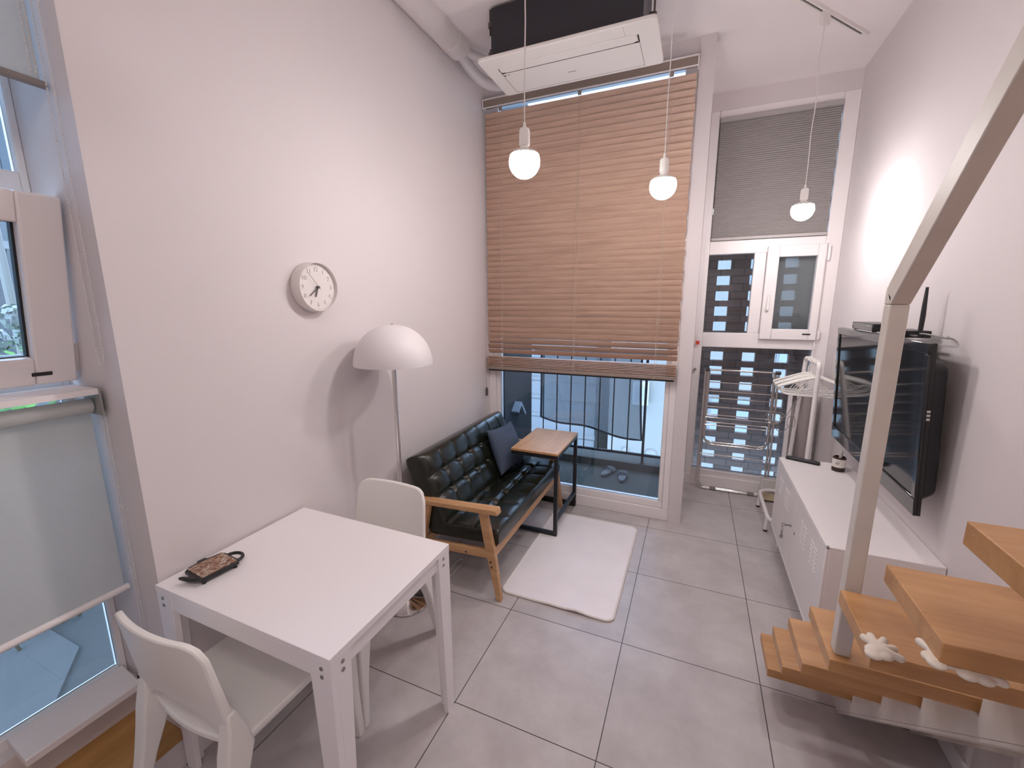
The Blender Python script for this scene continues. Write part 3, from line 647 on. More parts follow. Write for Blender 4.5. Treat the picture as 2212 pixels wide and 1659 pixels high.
for i, ((x, y), lb) in enumerate(pend):
    t = thing('pendant_lamp', lb, 'pendant lamp', (x, y, ZB), 'three bare-bulb pendants on the track')
    Mp = Matrix.Translation((x, y, ZC)) @ Matrix.Rotation(ang, 4, 'Z')
    b = B(); box(b, -0.035,0.035,-0.012,0.012,-0.075,-0.015,Mp); obj('track_adapter', b, WPLAST, t, 0.003)
    b = B(); zt = ZC-0.075; pts = [Vector((x,y,zt))]
    for q in range(1, 12):
        s = q/12; pts.append(Vector((x+0.008*math.sin(q*1.1+i)*(1-s)*(1 if i != 1 else 0.5), y+0.006*math.cos(q*1.3+i)*(1-s), zt+(ZB+0.135-zt)*s)))
    pts.append(Vector((x,y,ZB+0.13))); tube(b, pts, 0.0026, 8); obj('cord', b, WCORD, t)
    b = B(); lathe(b, [(0,0.145),(0.005,0.145),(0.006,0.128),(0.018,0.122),(0.0215,0.112),(0.0215,0.062),(0.019,0.058),(0,0.058)], (x,y,ZB), 28); obj('socket', b, WPLAST, t)
    b = B(); lathe(b, [(0,0.064),(0.0155,0.064),(0.0165,0.05),(0.030,0.042),(0.048,0.036),(0.0575,0.025)], (x,y,ZB), 28); lab(obj('bulb_collar', b, WPLAST, t), 'white bulb collar')
    b = B(); pr = [(0.0575,0.025)]
    for q in range(1, 15):
        a = math.radians(22 - q*(112/14)); pr.append((0.0625*math.cos(a), 0.0625*math.sin(a)-0.001))
    pr[-1] = (0, pr[-1][1]); pr.insert(0, (0,0.025)); lathe(b, pr, (x,y,ZB), 32); lab(obj('bulb', b, BULB, t), 'glowing white globe')

t = thing('ceiling_fill_light', 'added round fill light on the ceiling behind the camera', 'ceiling light', (1.70, -1.75, ZC))  # added fill lamp, out of view, brightens the near part of the room
b = B(); lathe(b, [(0,0),(0.27,0),(0.27,-0.05),(0.255,-0.055),(0.25,-0.03),(0,-0.03)], (1.70,-1.75,ZC), 48); obj('housing', b, WPLAST, t)
b = B(); lathe(b, [(0.25,-0.05),(0.245,-0.062),(0.15,-0.075),(0,-0.08)], (1.70,-1.75,ZC), 48); lab(obj('diffuser', b, emis('fill_diffuser', (1.0, 0.92, 0.85), 15.0), t), 'glowing warm white diffuser of the added fill light')

# ================================================================== CLOCK (on the left wall)
cy, cz = 0.152, 1.735
t = thing('wall_clock', 'round white wall clock with raised numerals on the left wall', 'clock', (0, cy, cz))
RX = Matrix.Rotation(PI/2, 4, 'Y')
b = B(); lathe(b, [(0,0.002),(0.108,0.002),(0.109,0.02),(0.107,0.052),(0.1055,0.0545),(0.1035,0.053),(0.102,0.036),(0,0.036)], (0,cy,cz), 72, RX); obj('case', b, CLOCKW, t)
b = B(); lathe(b, [(0,0.035),(0.1015,0.035),(0.1015,0.038),(0,0.038)], (0,cy,cz), 64, RX); face = obj('dial', b, CLOCKW, t)
def dirc(a): return Vector((0, -math.sin(a)*-1, math.cos(a)))   # clockwise from 12 seen from the room (+x looks to -x: right is +y)
for h in range(1, 13):
    a = 2*PI*h/12; p = Vector((0.0385, cy, cz)) + Vector((0, math.sin(a), math.cos(a)))*0.077
    text('numeral', str(h), 0.026, frame(p, (0,1,0), (0,0,1)), RELIEF, face, 0.0012)
b = B()
for k in range(60):
    a = 2*PI*k/60; d = Vector((0,math.sin(a),math.cos(a))); r0 = 0.093 if k % 5 else 0.090
    tube(b, [Vector((0.0385,cy,cz))+d*r0, Vector((0.0385,cy,cz))+d*0.099], 0.0006 if k % 5 else 0.001, 4)
obj('minute_ticks', b, RELIEF, face)
def hand(name, a, l, back, wd, x):
    b = B(); d = Vector((0,math.sin(a),math.cos(a))); s = Vector((0,math.cos(a),-math.sin(a)))*wd/2; c = Vector((x,cy,cz))
    hexa(b, [c-d*back-s, c-d*back+s, c+d*l+s*0.8, c+d*l-s*0.8], [v+Vector((0.0012,0,0)) for v in (c-d*back-s, c-d*back+s, c+d*l+s*0.8, c+d*l-s*0.8)]); obj(name, b, HANDM, t)
hand('hour_hand', 2*PI*(6.62/12), 0.045, 0.006, 0.0068, 0.043); hand('minute_hand', 2*PI*(38.6/60), 0.062, 0.006, 0.0050, 0.046); hand('second_hand', 2*PI*(53.2/60), 0.080, 0.012, 0.0014, 0.0495)
b = B(); lathe(b, [(0,0.038),(0.006,0.038),(0.006,0.0515),(0,0.0525)], (0,cy,cz), 18, RX); obj('hub', b, HANDM, t)

# ================================================================== FLOOR LAMP
lx, ly = 0.215, 0.43
t = thing('floor_lamp', 'chrome floor lamp with white mushroom shade beside the sofa', 'floor lamp', (lx, ly, 0))
b = B(); lathe(b, [(0,0),(0.125,0),(0.128,0.006),(0.124,0.014),(0.03,0.026),(0.018,0.034),(0,0.034)], (lx,ly,0), 48); obj('base', b, CHROME, t)
b = B(); tube(b, [(lx,ly,0.03),(lx-0.003,ly+0.003,0.7),(lx,ly,1.36)], 0.011, 16); obj('pole', b, CHROME, t)
b = B(); pr = []
for q in range(19):
    a = PI/2*q/18; pr.append((0.195*math.cos(a)**0.92, 0.198*math.sin(a)))
pr[-1] = (0.0, pr[-1][1]); inner = [(max(0,r-0.004), h*0.975) for r, h in reversed(pr)]
lathe(b, inner[:-1] + [(0.191,0.0)] + pr, (lx,ly,1.36), 64); obj('lamp_shade', b, SHADEW, t, ang=60)
b = B(); lathe(b, [(0,0.19),(0.006,0.195),(0.006,0.203),(0,0.206)], (lx,ly,1.36), 14); obj('finial', b, CHROME, t)
b = B(); lathe(b, [(0,-0.02),(0.011,-0.02),(0.026,0.0),(0.022,0.03),(0,0.035)], (lx,ly,1.36), 20); obj('socket_cup', b, CHROME, t)
t = thing('power_cord', 'thin white cord looped on the floor under the sofa end', 'cord', (0.3, 0.8, 0.005))
b = B(); pts = [(0.30,0.55,0.004),(0.32,0.68,0.004),(0.33,0.76,0.006),(0.335,0.84,0.012),(0.325,0.885,0.012),(0.30,0.885,0.012),(0.285,0.85,0.008),(0.295,0.77,0.004),(0.30,0.68,0.004),(0.22,0.60,0.004),(0.05,0.60,0.004)]
tube(b, fillet(pts, 0.05, 4), 0.0032, 8); obj('cable', b, WCORD, t)

# ================================================================== DINING TABLE
X0, X1, Y0, Y1, ZT = 0.012, 0.788, -0.603, -0.008, 0.742
t = thing('dining_table', 'square white dining table against the left wall', 'table', (0.4, -0.3, 0))
b = B(); box(b, X0, X1, Y0, Y1, ZT-0.022, ZT); obj('tabletop', b, WPAINT, t, 0.0015)
b = B(); ap = 0.052
box(b, X0+0.05,X1-0.05,Y0+0.0025,Y0+0.02,ZT-0.022-ap,ZT-0.022); box(b, X0+0.05,X1-0.05,Y1-0.02-0.006,Y1-0.006,ZT-0.022-ap,ZT-0.022)
box(b, X0+0.006,X0+0.025,Y0+0.04,Y1-0.04,ZT-0.022-ap,ZT-0.022); box(b, X1-0.028,X1-0.010,Y0+0.04,Y1-0.04,ZT-0.022-ap,ZT-0.022); obj('apron', b, WPAINT, t)
for sx, sy in ((0,0),(1,0),(0,1),(1,1)):
    xo = X1-0.001 if sx else X0+0.001; yo = Y0+0.001 if not sy else Y1-0.001; dx = -1 if sx else 1; dy = 1 if not sy else -1
    b = B(); tw, bw, th = 0.078, 0.05, 0.02; zt = ZT-0.0225
    for (a0, a1, ax) in ((tw, bw, 'x'), (0.074, 0.046, 'y')):
        def c(l, z): return [(xo,yo,z),(xo+dx*l,yo,z),(xo+dx*l,yo+dy*th,z),(xo,yo+dy*th,z)] if ax == 'x' else [(xo,yo+dy*th,z),(xo,yo+dy*l,z),(xo+dx*th,yo+dy*l,z),(xo+dx*th,yo+dy*th,z)]
        hexa(b, c(a1,0.0), c(a0,zt))
    lg = obj('leg', b, WPAINT, t, 0.001)
    for zz in (ZT-0.040, ZT-0.066):
        if not sy or True:
            b = B(); lathe(b, [(0,0),(0.0062,0),(0.0062,0.0018),(0.0035,0.0016),(0,0.0008)], (xo+dx*0.033, yo, zz), 14, Matrix.Rotation(PI/2 if not sy else -PI/2,4,'X')); obj('screw', b, STEEL, lg)
        if sx:
            b = B(); lathe(b, [(0,0),(0.0062,0),(0.0062,0.0018),(0.0035,0.0016),(0,0.0008)], (xo, yo+dy*0.042, zz), 14, Matrix.Rotation(PI/2,4,'Y')); obj('screw', b, STEEL, lg)

# trivet: a teapot outline with a picture tile
t = thing('teapot_trivet', 'black teapot-shaped trivet with a brown picture tile on the table', 'trivet', (0.115, -0.475, ZT))
Mv = Matrix.Translation((0.117,-0.478,ZT+0.012)) @ Matrix.Rotation(math.radians(84),4,'Z')
def pl(pts, z0, z1, m):
    bb = B(); hexa(bb, [m @ Vector((x,y,z0)) for x,y in pts], [m @ Vector((x,y,z1)) for x,y in pts]); return bb
body = [(-0.062,-0.056),(0.058,-0.056),(0.064,-0.045),(0.064,0.040),(0.056,0.058),(0.02,0.062),(0.012,0.064),(0.012,0.074),(-0.016,0.074),(-0.016,0.064),(-0.05,0.058),(-0.066,0.044)]
obj('tray', pl(body, 0.0, 0.012, Mv), BLACKP, t, 0.002)
b = pl([(-0.056,-0.050),(0.056,-0.050),(0.056,0.048),(-0.056,0.048)], 0.012, 0.0145, Mv); lab(obj('picture_tile', b, stone_picture(), t), 'brown and cream picture tile')
b = B(); tube(b, [Mv @ Vector((0.062+0.032*math.sin(PI*q/10), -0.005+0.034*math.cos(PI*q/10), 0.006)) for q in range(11)], 0.0058, 10); obj('handle', b, BLACKP, t)
sp = [(-0.060,-0.046),(-0.060,0.0),(-0.074,0.006),(-0.082,0.022),(-0.092,0.028),(-0.088,0.012),(-0.082,-0.012)]
obj('spout', pl(sp, 0.0, 0.011, Mv), BLACKP, t, 0.002)
b = B()
for x, y in ((-0.05,-0.045),(0.05,-0.045),(-0.05,0.045),(0.05,0.045)): lathe(b, [(0,-0.012),(0.006,-0.012),(0.007,0.001),(0,0.001)], Mv @ Vector((x,y,0)), 12)
obj('foot', b, BLACKP, t)

# ================================================================== DINING CHAIRS  (local frame: sitter looks to +y, origin on the floor under the seat)
def chair_proto():
    t = thing('dining_chair', 'white plastic dining chair at the near side of the table, back to the left window', 'chair', (0, 0, 0), 'white plastic chairs at the dining table')
    b = B(); nu, nv = 22, 14; F = {}
    hw_b, hw_t = 0.212, 0.198; zb, zt = 0.505, 0.80; th = 0.026
    for side in (0, 1):
        for i in range(nu+1):
            for j in range(nv+1):
                u = 2*i/nu-1; v = j/nv
                rc = max(0.0, (abs(u)-0.70)/0.30); ztop = zt - 0.055*(1-math.sqrt(max(0,1-rc*rc)))
                zlow = 0.455 + 0.012 + (0.05*(1-abs(u)**2.2))*0 + (0.062 if abs(u) < 0.80 else 0.0)*(1-(abs(u)/0.80)**4 if abs(u) < 0.8 else 0)
                z = zlow + (ztop-zlow)*v
                w = hw_b + (hw_t-hw_b)*v; x = u*w
                y = -0.205 - 0.055*((z-0.45)/0.35) - 0.030*(1-u*u)*(0.3+0.7*v)
                F[side,i,j] = b.verts.new((x, y - (th*(1-0.25*v) if side else 0), z))
    for i in range(nu):
        for j in range(nv):
            b.faces.new((F[0,i,j],F[0,i+1,j],F[0,i+1,j+1],F[0,i,j+1])); b.faces.new((F[1,i,j],F[1,i,j+1],F[1,i+1,j+1],F[1,i+1,j]))
    for i in range(nu):
        b.faces.new((F[0,i,nv],F[0,i+1,nv],F[1,i+1,nv],F[1,i,nv])); b.faces.new((F[0,i,0],F[1,i,0],F[1,i+1,0],F[0,i+1,0]))
    for j in range(nv):
        b.faces.new((F[0,0,j],F[0,0,j+1],F[1,0,j+1],F[1,0,j])); b.faces.new((F[0,nu,j],F[1,nu,j],F[1,nu,j+1],F[0,nu,j+1]))
    bk = obj('backrest', b, WPLAST, t, 0.005, ang=50)
    b = B()
    for s in (-1,):
        for z in (0.495, 0.545):
            lathe(b, [(0,0),(0.0065,0),(0.005,0.002),(0,0.001)], (s*0.183, -0.244-0.01*(z-0.495)/0.05, z), 12, Matrix.Rotation(PI/2,4,'X'))
    obj('screw', b, DARKSLOT, bk)
    # seat: shallow dish with a rolled edge, rear edge bowed
    b = B(); nu, nv = 20, 18; G = {}
    for side in (0, 1):
        for i in range(nu+1):
            for j in range(nv+1):
                u = 2*i/nu-1; v = 2*j/nv-1
                x = u*(0.215 - 0.012*(1-v)/2*0 + 0.004*v); y = 0.0 + 0.215*v
                if v < 0: y -= 0.030*(1-u*u)*(-v)
                cr = (1-abs(u)**6)*(1-abs(v)**6)
                z = 0.452 - 0.012*(1-u*u)*(1-v*v) - 0.010*max(0, v)**3
                G[side,i,j] = b.verts.new((x, y, z if side == 0 else z-0.024-0.006*cr))
    for i in range(nu):
        for j in range(nv):
            b.faces.new((G[0,i,j],G[0,i+1,j],G[0,i+1,j+1],G[0,i,j+1])); b.faces.new((G[1,i,j],G[1,i,j+1],G[1,i+1,j+1],G[1,i+1,j]))
    for i in range(nu):
        b.faces.new((G[0,i,nv],G[0,i+1,nv],G[1,i+1,nv],G[1,i,nv])); b.faces.new((G[0,i,0],G[1,i,0],G[1,i+1,0],G[0,i+1,0]))
    for j in range(nv):
        b.faces.new((G[0,0,j],G[0,0,j+1],G[1,0,j+1],G[1,0,j])); b.faces.new((G[0,nu,j],G[1,nu,j],G[1,nu,j+1],G[0,nu,j+1]))
    obj('seat', b, WPLAST, t, 0.006, ang=50)
    for s in (-1, 1):
        # rear leg runs up into the back and flares below the seat
        b = B(); secs = [(-0.335,0.0,0.019,0.017),(-0.305,0.12,0.021,0.019),(-0.268,0.26,0.024,0.023),(-0.238,0.36,0.027,0.034),(-0.222,0.43,0.027,0.040),(-0.222,0.50,0.024,0.026),(-0.228,0.56,0.018,0.012)]
        prev = None
        for y, z, hx, hy in secs:
            cx_ = s*(0.196+0.012*(0.45-z)); q = [b.verts.new((cx_+a*hx, y+c*hy, z)) for a, c in ((-1,-1),(1,-1),(1,1),(-1,1))]
            if prev:
                for k in range(4): b.faces.new((prev[k],prev[(k+1)%4],q[(k+1)%4],q[k]))
            else: b.faces.new(q[::-1])
            prev = q
        b.faces.new(prev); obj('leg', b, WPLAST, t, 0.007, ang=50)
        b = B(); prev = None
        for y, z, hx, hy in ((0.212,0.0,0.017,0.016),(0.200,0.2,0.020,0.020),(0.186,0.38,0.026,0.032),(0.180,0.432,0.028,0.038)):
            cx_ = s*(0.188+0.03*(0.45-z)); q = [b.verts.new((cx_+a*hx, y+c*hy, z)) for a, c in ((-1,-1),(1,-1),(1,1),(-1,1))]
            if prev:
                for k in range(4): b.faces.new((prev[k],prev[(k+1)%4],q[(k+1)%4],q[k]))
            else: b.faces.new(q[::-1])
            prev = q
        b.faces.new(prev); obj('leg', b, WPLAST, t, 0.006, ang=50)
    b = B(); box(b, -0.17,0.17,0.17,0.19,0.395,0.43); box(b, -0.185,-0.168,-0.18,0.17,0.395,0.43); box(b, 0.168,0.185,-0.18,0.17,0.395,0.43); obj('seat_frame', b, WPLAST, t, 0.003)
    return t
ch = chair_proto(); ch.location = (0.305, -0.475, 0); ch.rotation_euler = (0,0,0)
dup_tree(ch, (0.302, -0.018, 0), 'white plastic dining chair at the far side of the table, back to the sofa', PI)

# ================================================================== SOFA
t = thing('sofa', 'dark green buttoned leather two-seat sofa with oak frame', 'sofa', (0.4, 1.25, 0))
SY0, SY1 = 0.615, 1.875
for y0, y1 in ((SY0, SY0+0.06), (SY1-0.06, SY1)):
    yc0, yc1 = y0+0.014, y1-0.014
    b = B(); hexa(b, [(0.12,y0,0.500),(0.70,y0,0.528),(0.70,y1,0.528),(0.12,y1,0.500)], [(0.12,y0,0.530),(0.69,y0,0.563),(0.69,y1,0.563),(0.12,y1,0.530)]); obj('armrest', b, SOFAW, t, 0.007)
    b = B(); hexa(b, [(0.683,yc0,0.0),(0.710,yc0,0.0),(0.710,yc1,0.0),(0.683,yc1,0.0)], [(0.615,yc0,0.30),(0.672,yc0,0.30),(0.672,yc1,0.30),(0.615,yc1,0.30)])
    hexa(b, [(0.615,yc0,0.30),(0.672,yc0,0.30),(0.672,yc1,0.30),(0.615,yc1,0.30)], [(0.575,yc0,0.527),(0.622,yc0,0.529),(0.622,yc1,0.529),(0.575,yc1,0.527)]); lg = obj('leg', b, SOFAW, t, 0.003)
    b = B()
    for x, z in ((0.648,0.235),(0.655,0.205)): lathe(b, [(0,0),(0.006,0),(0.006,0.0012),(0,0.0012)], (x, yc0 if y0 < 1 else yc1, z), 12, Matrix.Rotation(PI/2 if y0 < 1 else -PI/2,4,'X'))
    obj('screw', b, BLACKM, lg)
    b = B(); hexa(b, [(0.035,yc0,0.0),(0.062,yc0,0.0),(0.062,yc1,0.0),(0.035,yc1,0.0)], [(0.16,yc0,0.26),(0.205,yc0,0.26),(0.205,yc1,0.26),(0.16,yc1,0.26)])
    hexa(b, [(0.16,yc0,0.26),(0.205,yc0,0.26),(0.205,yc1,0.26),(0.16,yc1,0.26)], [(0.215,yc0,0.506),(0.258,yc0,0.508),(0.258,yc1,0.508),(0.215,yc1,0.506)]); obj('leg', b, SOFAW, t, 0.003)
    b = B(); hexa(b, [(0.17,yc0+0.002,0.225),(0.66,yc0+0.002,0.255),(0.66,yc1-0.002,0.255),(0.17,yc1-0.002,0.225)], [(0.17,yc0+0.002,0.272),(0.65,yc0+0.002,0.302),(0.65,yc1-0.002,0.302),(0.17,yc1-0.002,0.272)]); sr = obj('side_rail', b, SOFAW, t, 0.003)
    b = B()
    for x in (0.335, 0.49): lathe(b, [(0,0),(0.006,0),(0.006,0.0012),(0,0.0012)], (x, yc0+0.002 if y0 < 1 else yc1-0.002, 0.25+(x-0.3)*0.06), 12, Matrix.Rotation(PI/2 if y0 < 1 else -PI/2,4,'X'))
    obj('screw', b, BLACKM, sr)
b = B(); hexa(b, [(0.640,SY0+0.046,0.250),(0.664,SY0+0.046,0.250),(0.664,SY1-0.046,0.250),(0.640,SY1-0.046,0.250)], [(0.636,SY0+0.046,0.304),(0.660,SY0+0.046,0.304),(0.660,SY1-0.046,0.304),(0.636,SY1-0.046,0.304)]); obj('front_rail', b, SOFAWY, t, 0.003)
b = B(); box(b, 0.19,0.215,SY0+0.046,SY1-0.046,0.235,0.285); obj('back_rail', b, SOFAWY, t, 0.003)
SL = (SY1-SY0-0.095)/2; SYC = (SY0+SY1)/2
def tuft(cols, rows, dy, dx, creased=0.010, dip=0.020):
    def f(u, v):
        a = u*dx; c = v*dy; h = 0.0
        for r in rows: h -= creased*math.exp(-((c-r)/0.011)**2)
        for q in cols: h -= creased*0.18*math.exp(-((a-q)/0.008)**2)
        for r in rows:
            for q in cols: h -= dip*math.exp(-(((c-r)**2+(a-q)**2)/0.00045))
        # soft pillow swell between the buttons
        cs = sorted([-dx]+list(cols)+[dx]); rs = sorted([-dy]+list(rows)+[dy]); fu = fv = 0.5
        for p, q in zip(cs, cs[1:]):
            if p <= a <= q: fu = math.sin(PI*(a-p)/(q-p))
        for p, q in zip(rs, rs[1:]):
            if p <= c <= q: fv = math.sin(PI*(c-p)/(q-p))
        return h + 0.007*fu**0.35*fv**0.7
    return f
cols = [SL*2*(k/7.0)-SL for k in range(1, 7)]
# seat cushion
hs = 0.232; Mseat = frame((0.452, SYC, 0.352), (0,1,0), (-1,0,-0.06)); rowsS = (-0.065, 0.075)
if (Mseat @ Vector((0,0,1)) - Mseat.translation).z < 0: Mseat = frame((0.452, SYC, 0.352), (0,-1,0), (-1,0,-0.06))
b = B(); puff(b, SL, hs, 0.052, 26, 0.22, Mseat, 150, 54, tuft(cols, rowsS, hs, SL), 1.0, 1.7); sc_ = obj('seat_cushion', b, LEATHER, t, ang=70)
# back cushion
hb = 0.222; Mback = frame((0.196, SYC, 0.560), (0,1,0), (-0.40,0,0.915)); rowsB = (-0.055, 0.075)
if (Mback @ Vector((0,0,1)) - Mback.translation).x < 0: Mback = frame((0.196, SYC, 0.560), (0,-1,0), (-0.40,0,0.915))
b = B(); puff(b, SL, hb, 0.082, 14, 0.26, Mback, 150, 54, tuft(cols, rowsB, hb, SL), 1.0, 1.7); bc_ = obj('back_cushion', b, LEATHER, t, ang=70)
bme = None
for Mx, rows, par, tz in ((Mseat, rowsS, sc_, 0.052), (Mback, rowsB, bc_, 0.082)):
    for q in cols:
        for r in rows:
            b = B(); lathe(b, [(0,-0.004),(0.010,-0.004),(0.0095,0.001),(0.006,0.0045),(0,0.0058)], (0,0,0), 12)
            bmesh.ops.transform(b, matrix=Mx @ Matrix.Translation((q, r, tz-0.0265)), verts=b.verts); obj('button', b, LEATHER, par)
# cushion on the sofa
t = thing('cushion', 'blue-grey square cushion leaning in the far corner of the sofa', 'cushion', (0.34, 1.58, 0.45))
Mc = frame((0.335, 1.555, 0.575), (0.03,0.99,-0.07), (-0.37,0.08,0.92))
b = B()
def sew(u, v): return 0.004*math.sin(3*u+2*v) - 0.012*math.exp(-((u-0.15)**2/0.12+(v-0.6)**2/0.02))
puff(b, 0.205, 0.172, 0.072, 2.2, 0.5, Mc, 36, 36, sew, 1.0, 1.25)
for v in b.verts:      # pinch the sides so that the corners stand out like ears
    l = Mc.inverted() @ v.co; u_, v_ = l.x/0.205, l.y/0.172
    l.x *= 1-0.09*(1-v_*v_); l.y *= 1-0.09*(1-u_*u_); v.co = Mc @ l
cu_ = obj('cover', b, CUSH, t, ang=80)

# ================================================================== SIDE TABLE
t = thing('side_table', 'C-shaped side table with oak top and black steel frame over the sofa', 'side table', (0.62, 1.66, 0))
TX0, TX1, TY0, TY1, TZ = 0.445, 0.800, 1.388, 1.938, 0.634
b = B(); box(b, TX0, TX1, TY0, TY1, TZ-0.016, TZ); obj('tabletop', b, TOPW, t, 0.002)
b = B(); s = 0.026
def sq(x0,x1,y0,y1,z0,z1): box(b, x0,x1,y0,y1,z0,z1)
zf = TZ-0.0165
for y0 in (TY0+0.002, TY1-s-0.002):
    sq(TX0+0.002,TX1-0.002,y0,y0+s,zf-s,zf); sq(TX1-s-0.002,TX1-0.002,y0,y0+s,0.012,zf-s); sq(TX0+0.03,TX1-s-0.002,y0,y0+s,0.012,0.012+s)
sq(TX0+0.002,TX0+s+0.002,TY0+s,TY1-s,zf-s,zf); sq(TX1-s-0.002,TX1-0.002,TY0+s,TY1-s,zf-s,zf); sq(TX1-s-0.002,TX1-0.002,TY0+s,TY1-s,0.11,0.11+s)
obj('frame', b, BLACKM, t, 0.0015)
b = B()
for y0 in (TY0+0.002, TY1-s-0.002): box(b, TX0+0.03,TX1-0.004,y0+0.003,y0+s-0.003,0.0105 if y0 < 1.7 else 0.0,0.0125)
obj('foot_pad', b, BLACKP, t)

# ================================================================== RUG
t = thing('rug', 'cream rectangular rug on the tiles in front of the sofa', 'rug', (1.0, 1.23, 0))
b = B(); RX0, RX1, RY0, RY1 = 0.672, 1.318, 0.712, 1.748
outl = rrect(RX0, RX1, RY0, RY1, 0.045, 8)
def rz(x, y):
    k = math.exp(-((y-RY0)/0.10)**2); return 0.010*k*(math.exp(-((x-1.12)/0.05)**2)) + 0.004*k*math.exp(-((x-0.98)/0.06)**2)
nx, ny = 40, 60; V = {}
def inr(x, y):
    r = 0.045; cx_ = min(max(x, RX0+r), RX1-r); cy_ = min(max(y, RY0+r), RY1-r); d = math.hypot(x-cx_, y-cy_)
    if d > r: return cx_+(x-cx_)*r/d, cy_+(y-cy_)*r/d
    return x, y
for sd in (0, 1):
    for i in range(nx+1):
        for j in range(ny+1):
            x, y = inr(RX0+(RX1-RX0)*i/nx, RY0+(RY1-RY0)*j/ny); V[sd,i,j] = b.verts.new((x, y, rz(x,y) + (0.009 if sd == 0 else 0.0005)))
for i in range(nx):
    for j in range(ny):
        b.faces.new((V[0,i,j],V[0,i+1,j],V[0,i+1,j+1],V[0,i,j+1])); b.faces.new((V[1,i,j],V[1,i,j+1],V[1,i+1,j+1],V[1,i+1,j]))
for i in range(nx):
    b.faces.new((V[0,i,0],V[1,i,0],V[1,i+1,0],V[0,i+1,0])); b.faces.new((V[0,i,ny],V[0,i+1,ny],V[1,i+1,ny],V[1,i,ny]))
for j in range(ny):
    b.faces.new((V[0,0,j],V[0,0,j+1],V[1,0,j+1],V[1,0,j])); b.faces.new((V[0,nx,j],V[1,nx,j],V[1,nx,j+1],V[0,nx,j+1]))
obj('pile', b, RUGM, t)
b = B(); pts = []
for k in range(len(outl)):
    a = Vector(outl[k]); c = Vector(outl[(k+1) % len(outl)]); n = max(1, int((c-a).length/0.03))
    for q in range(n): p = a.lerp(c, q/n); pts.append((p.x, p.y, rz(p.x,p.y)+0.0068))
tube(b, pts, 0.0062, 8, True); obj('bound_edge', b, pm('rug_binding',(0.80,0.74,0.71),0.9), t)

# ================================================================== TV CABINET
CX0, CX1, CY0, CY1, CZ0, CZ1 = 2.195, 2.588, 0.762, 1.938, 0.125, 0.63
t = thing('media_cabinet', 'low white metal cabinet with louvred doors under the television', 'cabinet', (2.39, 1.35, 0))
b = B(); box(b, CX0+0.012, CX1, CY0, CY1, CZ0, CZ1-0.012); box(b, CX0, CX1, CY0, CY1, CZ1-0.013, CZ1); box(b, CX0, CX0+0.013, CY0, CY1, CZ0, CZ0+0.02); box(b, CX0,CX0+0.013,CY0,CY0+0.014,CZ0,CZ1); box(b, CX0,CX0+0.013,CY1-0.014,CY1,CZ0,CZ1)
obj('carcass', b, WMETAL, t, 0.003)
ym = (CY0+CY1)/2
doors = []
for y0, y1 in ((CY0+0.017, ym-0.002), (ym+0.002, CY1-0.017)):
    b = B(); box(b, CX0+0.001, CX0+0.0118, y0, y1, CZ0+0.023, CZ1-0.016); d = obj('door', b, GRILLE, t, 0.0015); doors.append(d)
    for fy in (0.27, 0.63) if y0 < ym-0.1 else (0.37, 0.73):
        b = B(); yc = y0+(y1-y0)*fy
        for k in range(6):
            for q in (0, 1):
                zz = CZ1-0.10-k*0.022; yy = yc-0.056+q*0.060 + k*0.0
                hexa(b, [(CX0+0.001,yy,zz),(CX0-0.0012,yy,zz),(CX0-0.0012,yy+0.05,zz),(CX0+0.001,yy+0.05,zz)], [(CX0+0.001,yy,zz+0.010),(CX0-0.0008,yy,zz+0.009),(CX0-0.0008,yy+0.05,zz+0.009),(CX0+0.001,yy+0.05,zz+0.010)])
        obj('louvres', b, GRILLE, d)
RXm = Matrix.Rotation(-PI/2,4,'Y')
for y, d in ((ym-0.045, doors[0]), (ym+0.045, doors[1])):
    b = B(); lathe(b, [(0,0),(0.009,0),(0.009,0.003),(0,0.004)], (CX0+0.001,y,0.40), 16, RXm); obj('lock', b, STEEL, d)
b = B(); y = ym+0.045
box(b, CX0-0.030,CX0-0.003,y-0.0012,y+0.0012,0.396,0.404); lathe(b, [(0.006,-0.001),(0.010,-0.001),(0.010,0.001),(0.006,0.001),(0.006,-0.001)], (CX0-0.036,y,0.40), 16, Matrix.Rotation(PI/2,4,'X'))
tube(b, [Vector((CX0-0.040,y,0.375))+Vector((0,math.cos(a)*0.018,math.sin(a)*0.018)) for a in [2*PI*q/20 for q in range(20)]], 0.0012, 6, True)
box(b, CX0-0.044,CX0-0.038,y-0.006,y+0.005,0.325,0.362); obj('key_ring', b, STEEL, doors[1])
b = B(); lathe(b, [(0,0),(0.008,0),(0.010,0.010),(0.009,0.014),(0,0.016)], (CX0-0.0415,y-0.002,0.318), 12); obj('key_fob', b, STEEL, doors[1])
for x, y in ((CX0+0.05,CY0+0.06),(CX0+0.05,CY1-0.06),(CX1-0.05,CY0+0.06),(CX1-0.05,CY1-0.06)):
    b = B(); box(b, x-0.014,x+0.014,y-0.014,y+0.014,0,CZ0); obj('leg', b, WMETAL, t, 0.002)
# remote
t = thing('remote_control', 'black remote control lying on the white cabinet', 'remote', (2.32, 1.885, CZ1))
Mr = Matrix.Translation((2.322,1.893,CZ1)) @ Matrix.Rotation(math.radians(-21),4,'Z')
b = B(); pts = rrect(-0.095,0.095,-0.022,0.022,0.012,5); hexa(b, [Mr@Vector((u,v,0.0)) for u,v in pts], [Mr@Vector((u*0.985,v*0.93,0.017)) for u,v in pts]); rb = obj('body', b, BLACKP, t, 0.003)
b = B()
for i in range(9):
    for j in range(3): lathe(b, [(0,0.0165),(0.0032,0.0165),(0.003,0.0182),(0,0.0184)], Mr@Vector((-0.075+i*0.0165, -0.012+j*0.012, 0)), 8)
obj('buttons', b, pm('remote_button',(0.10,0.10,0.105),0.5), rb)
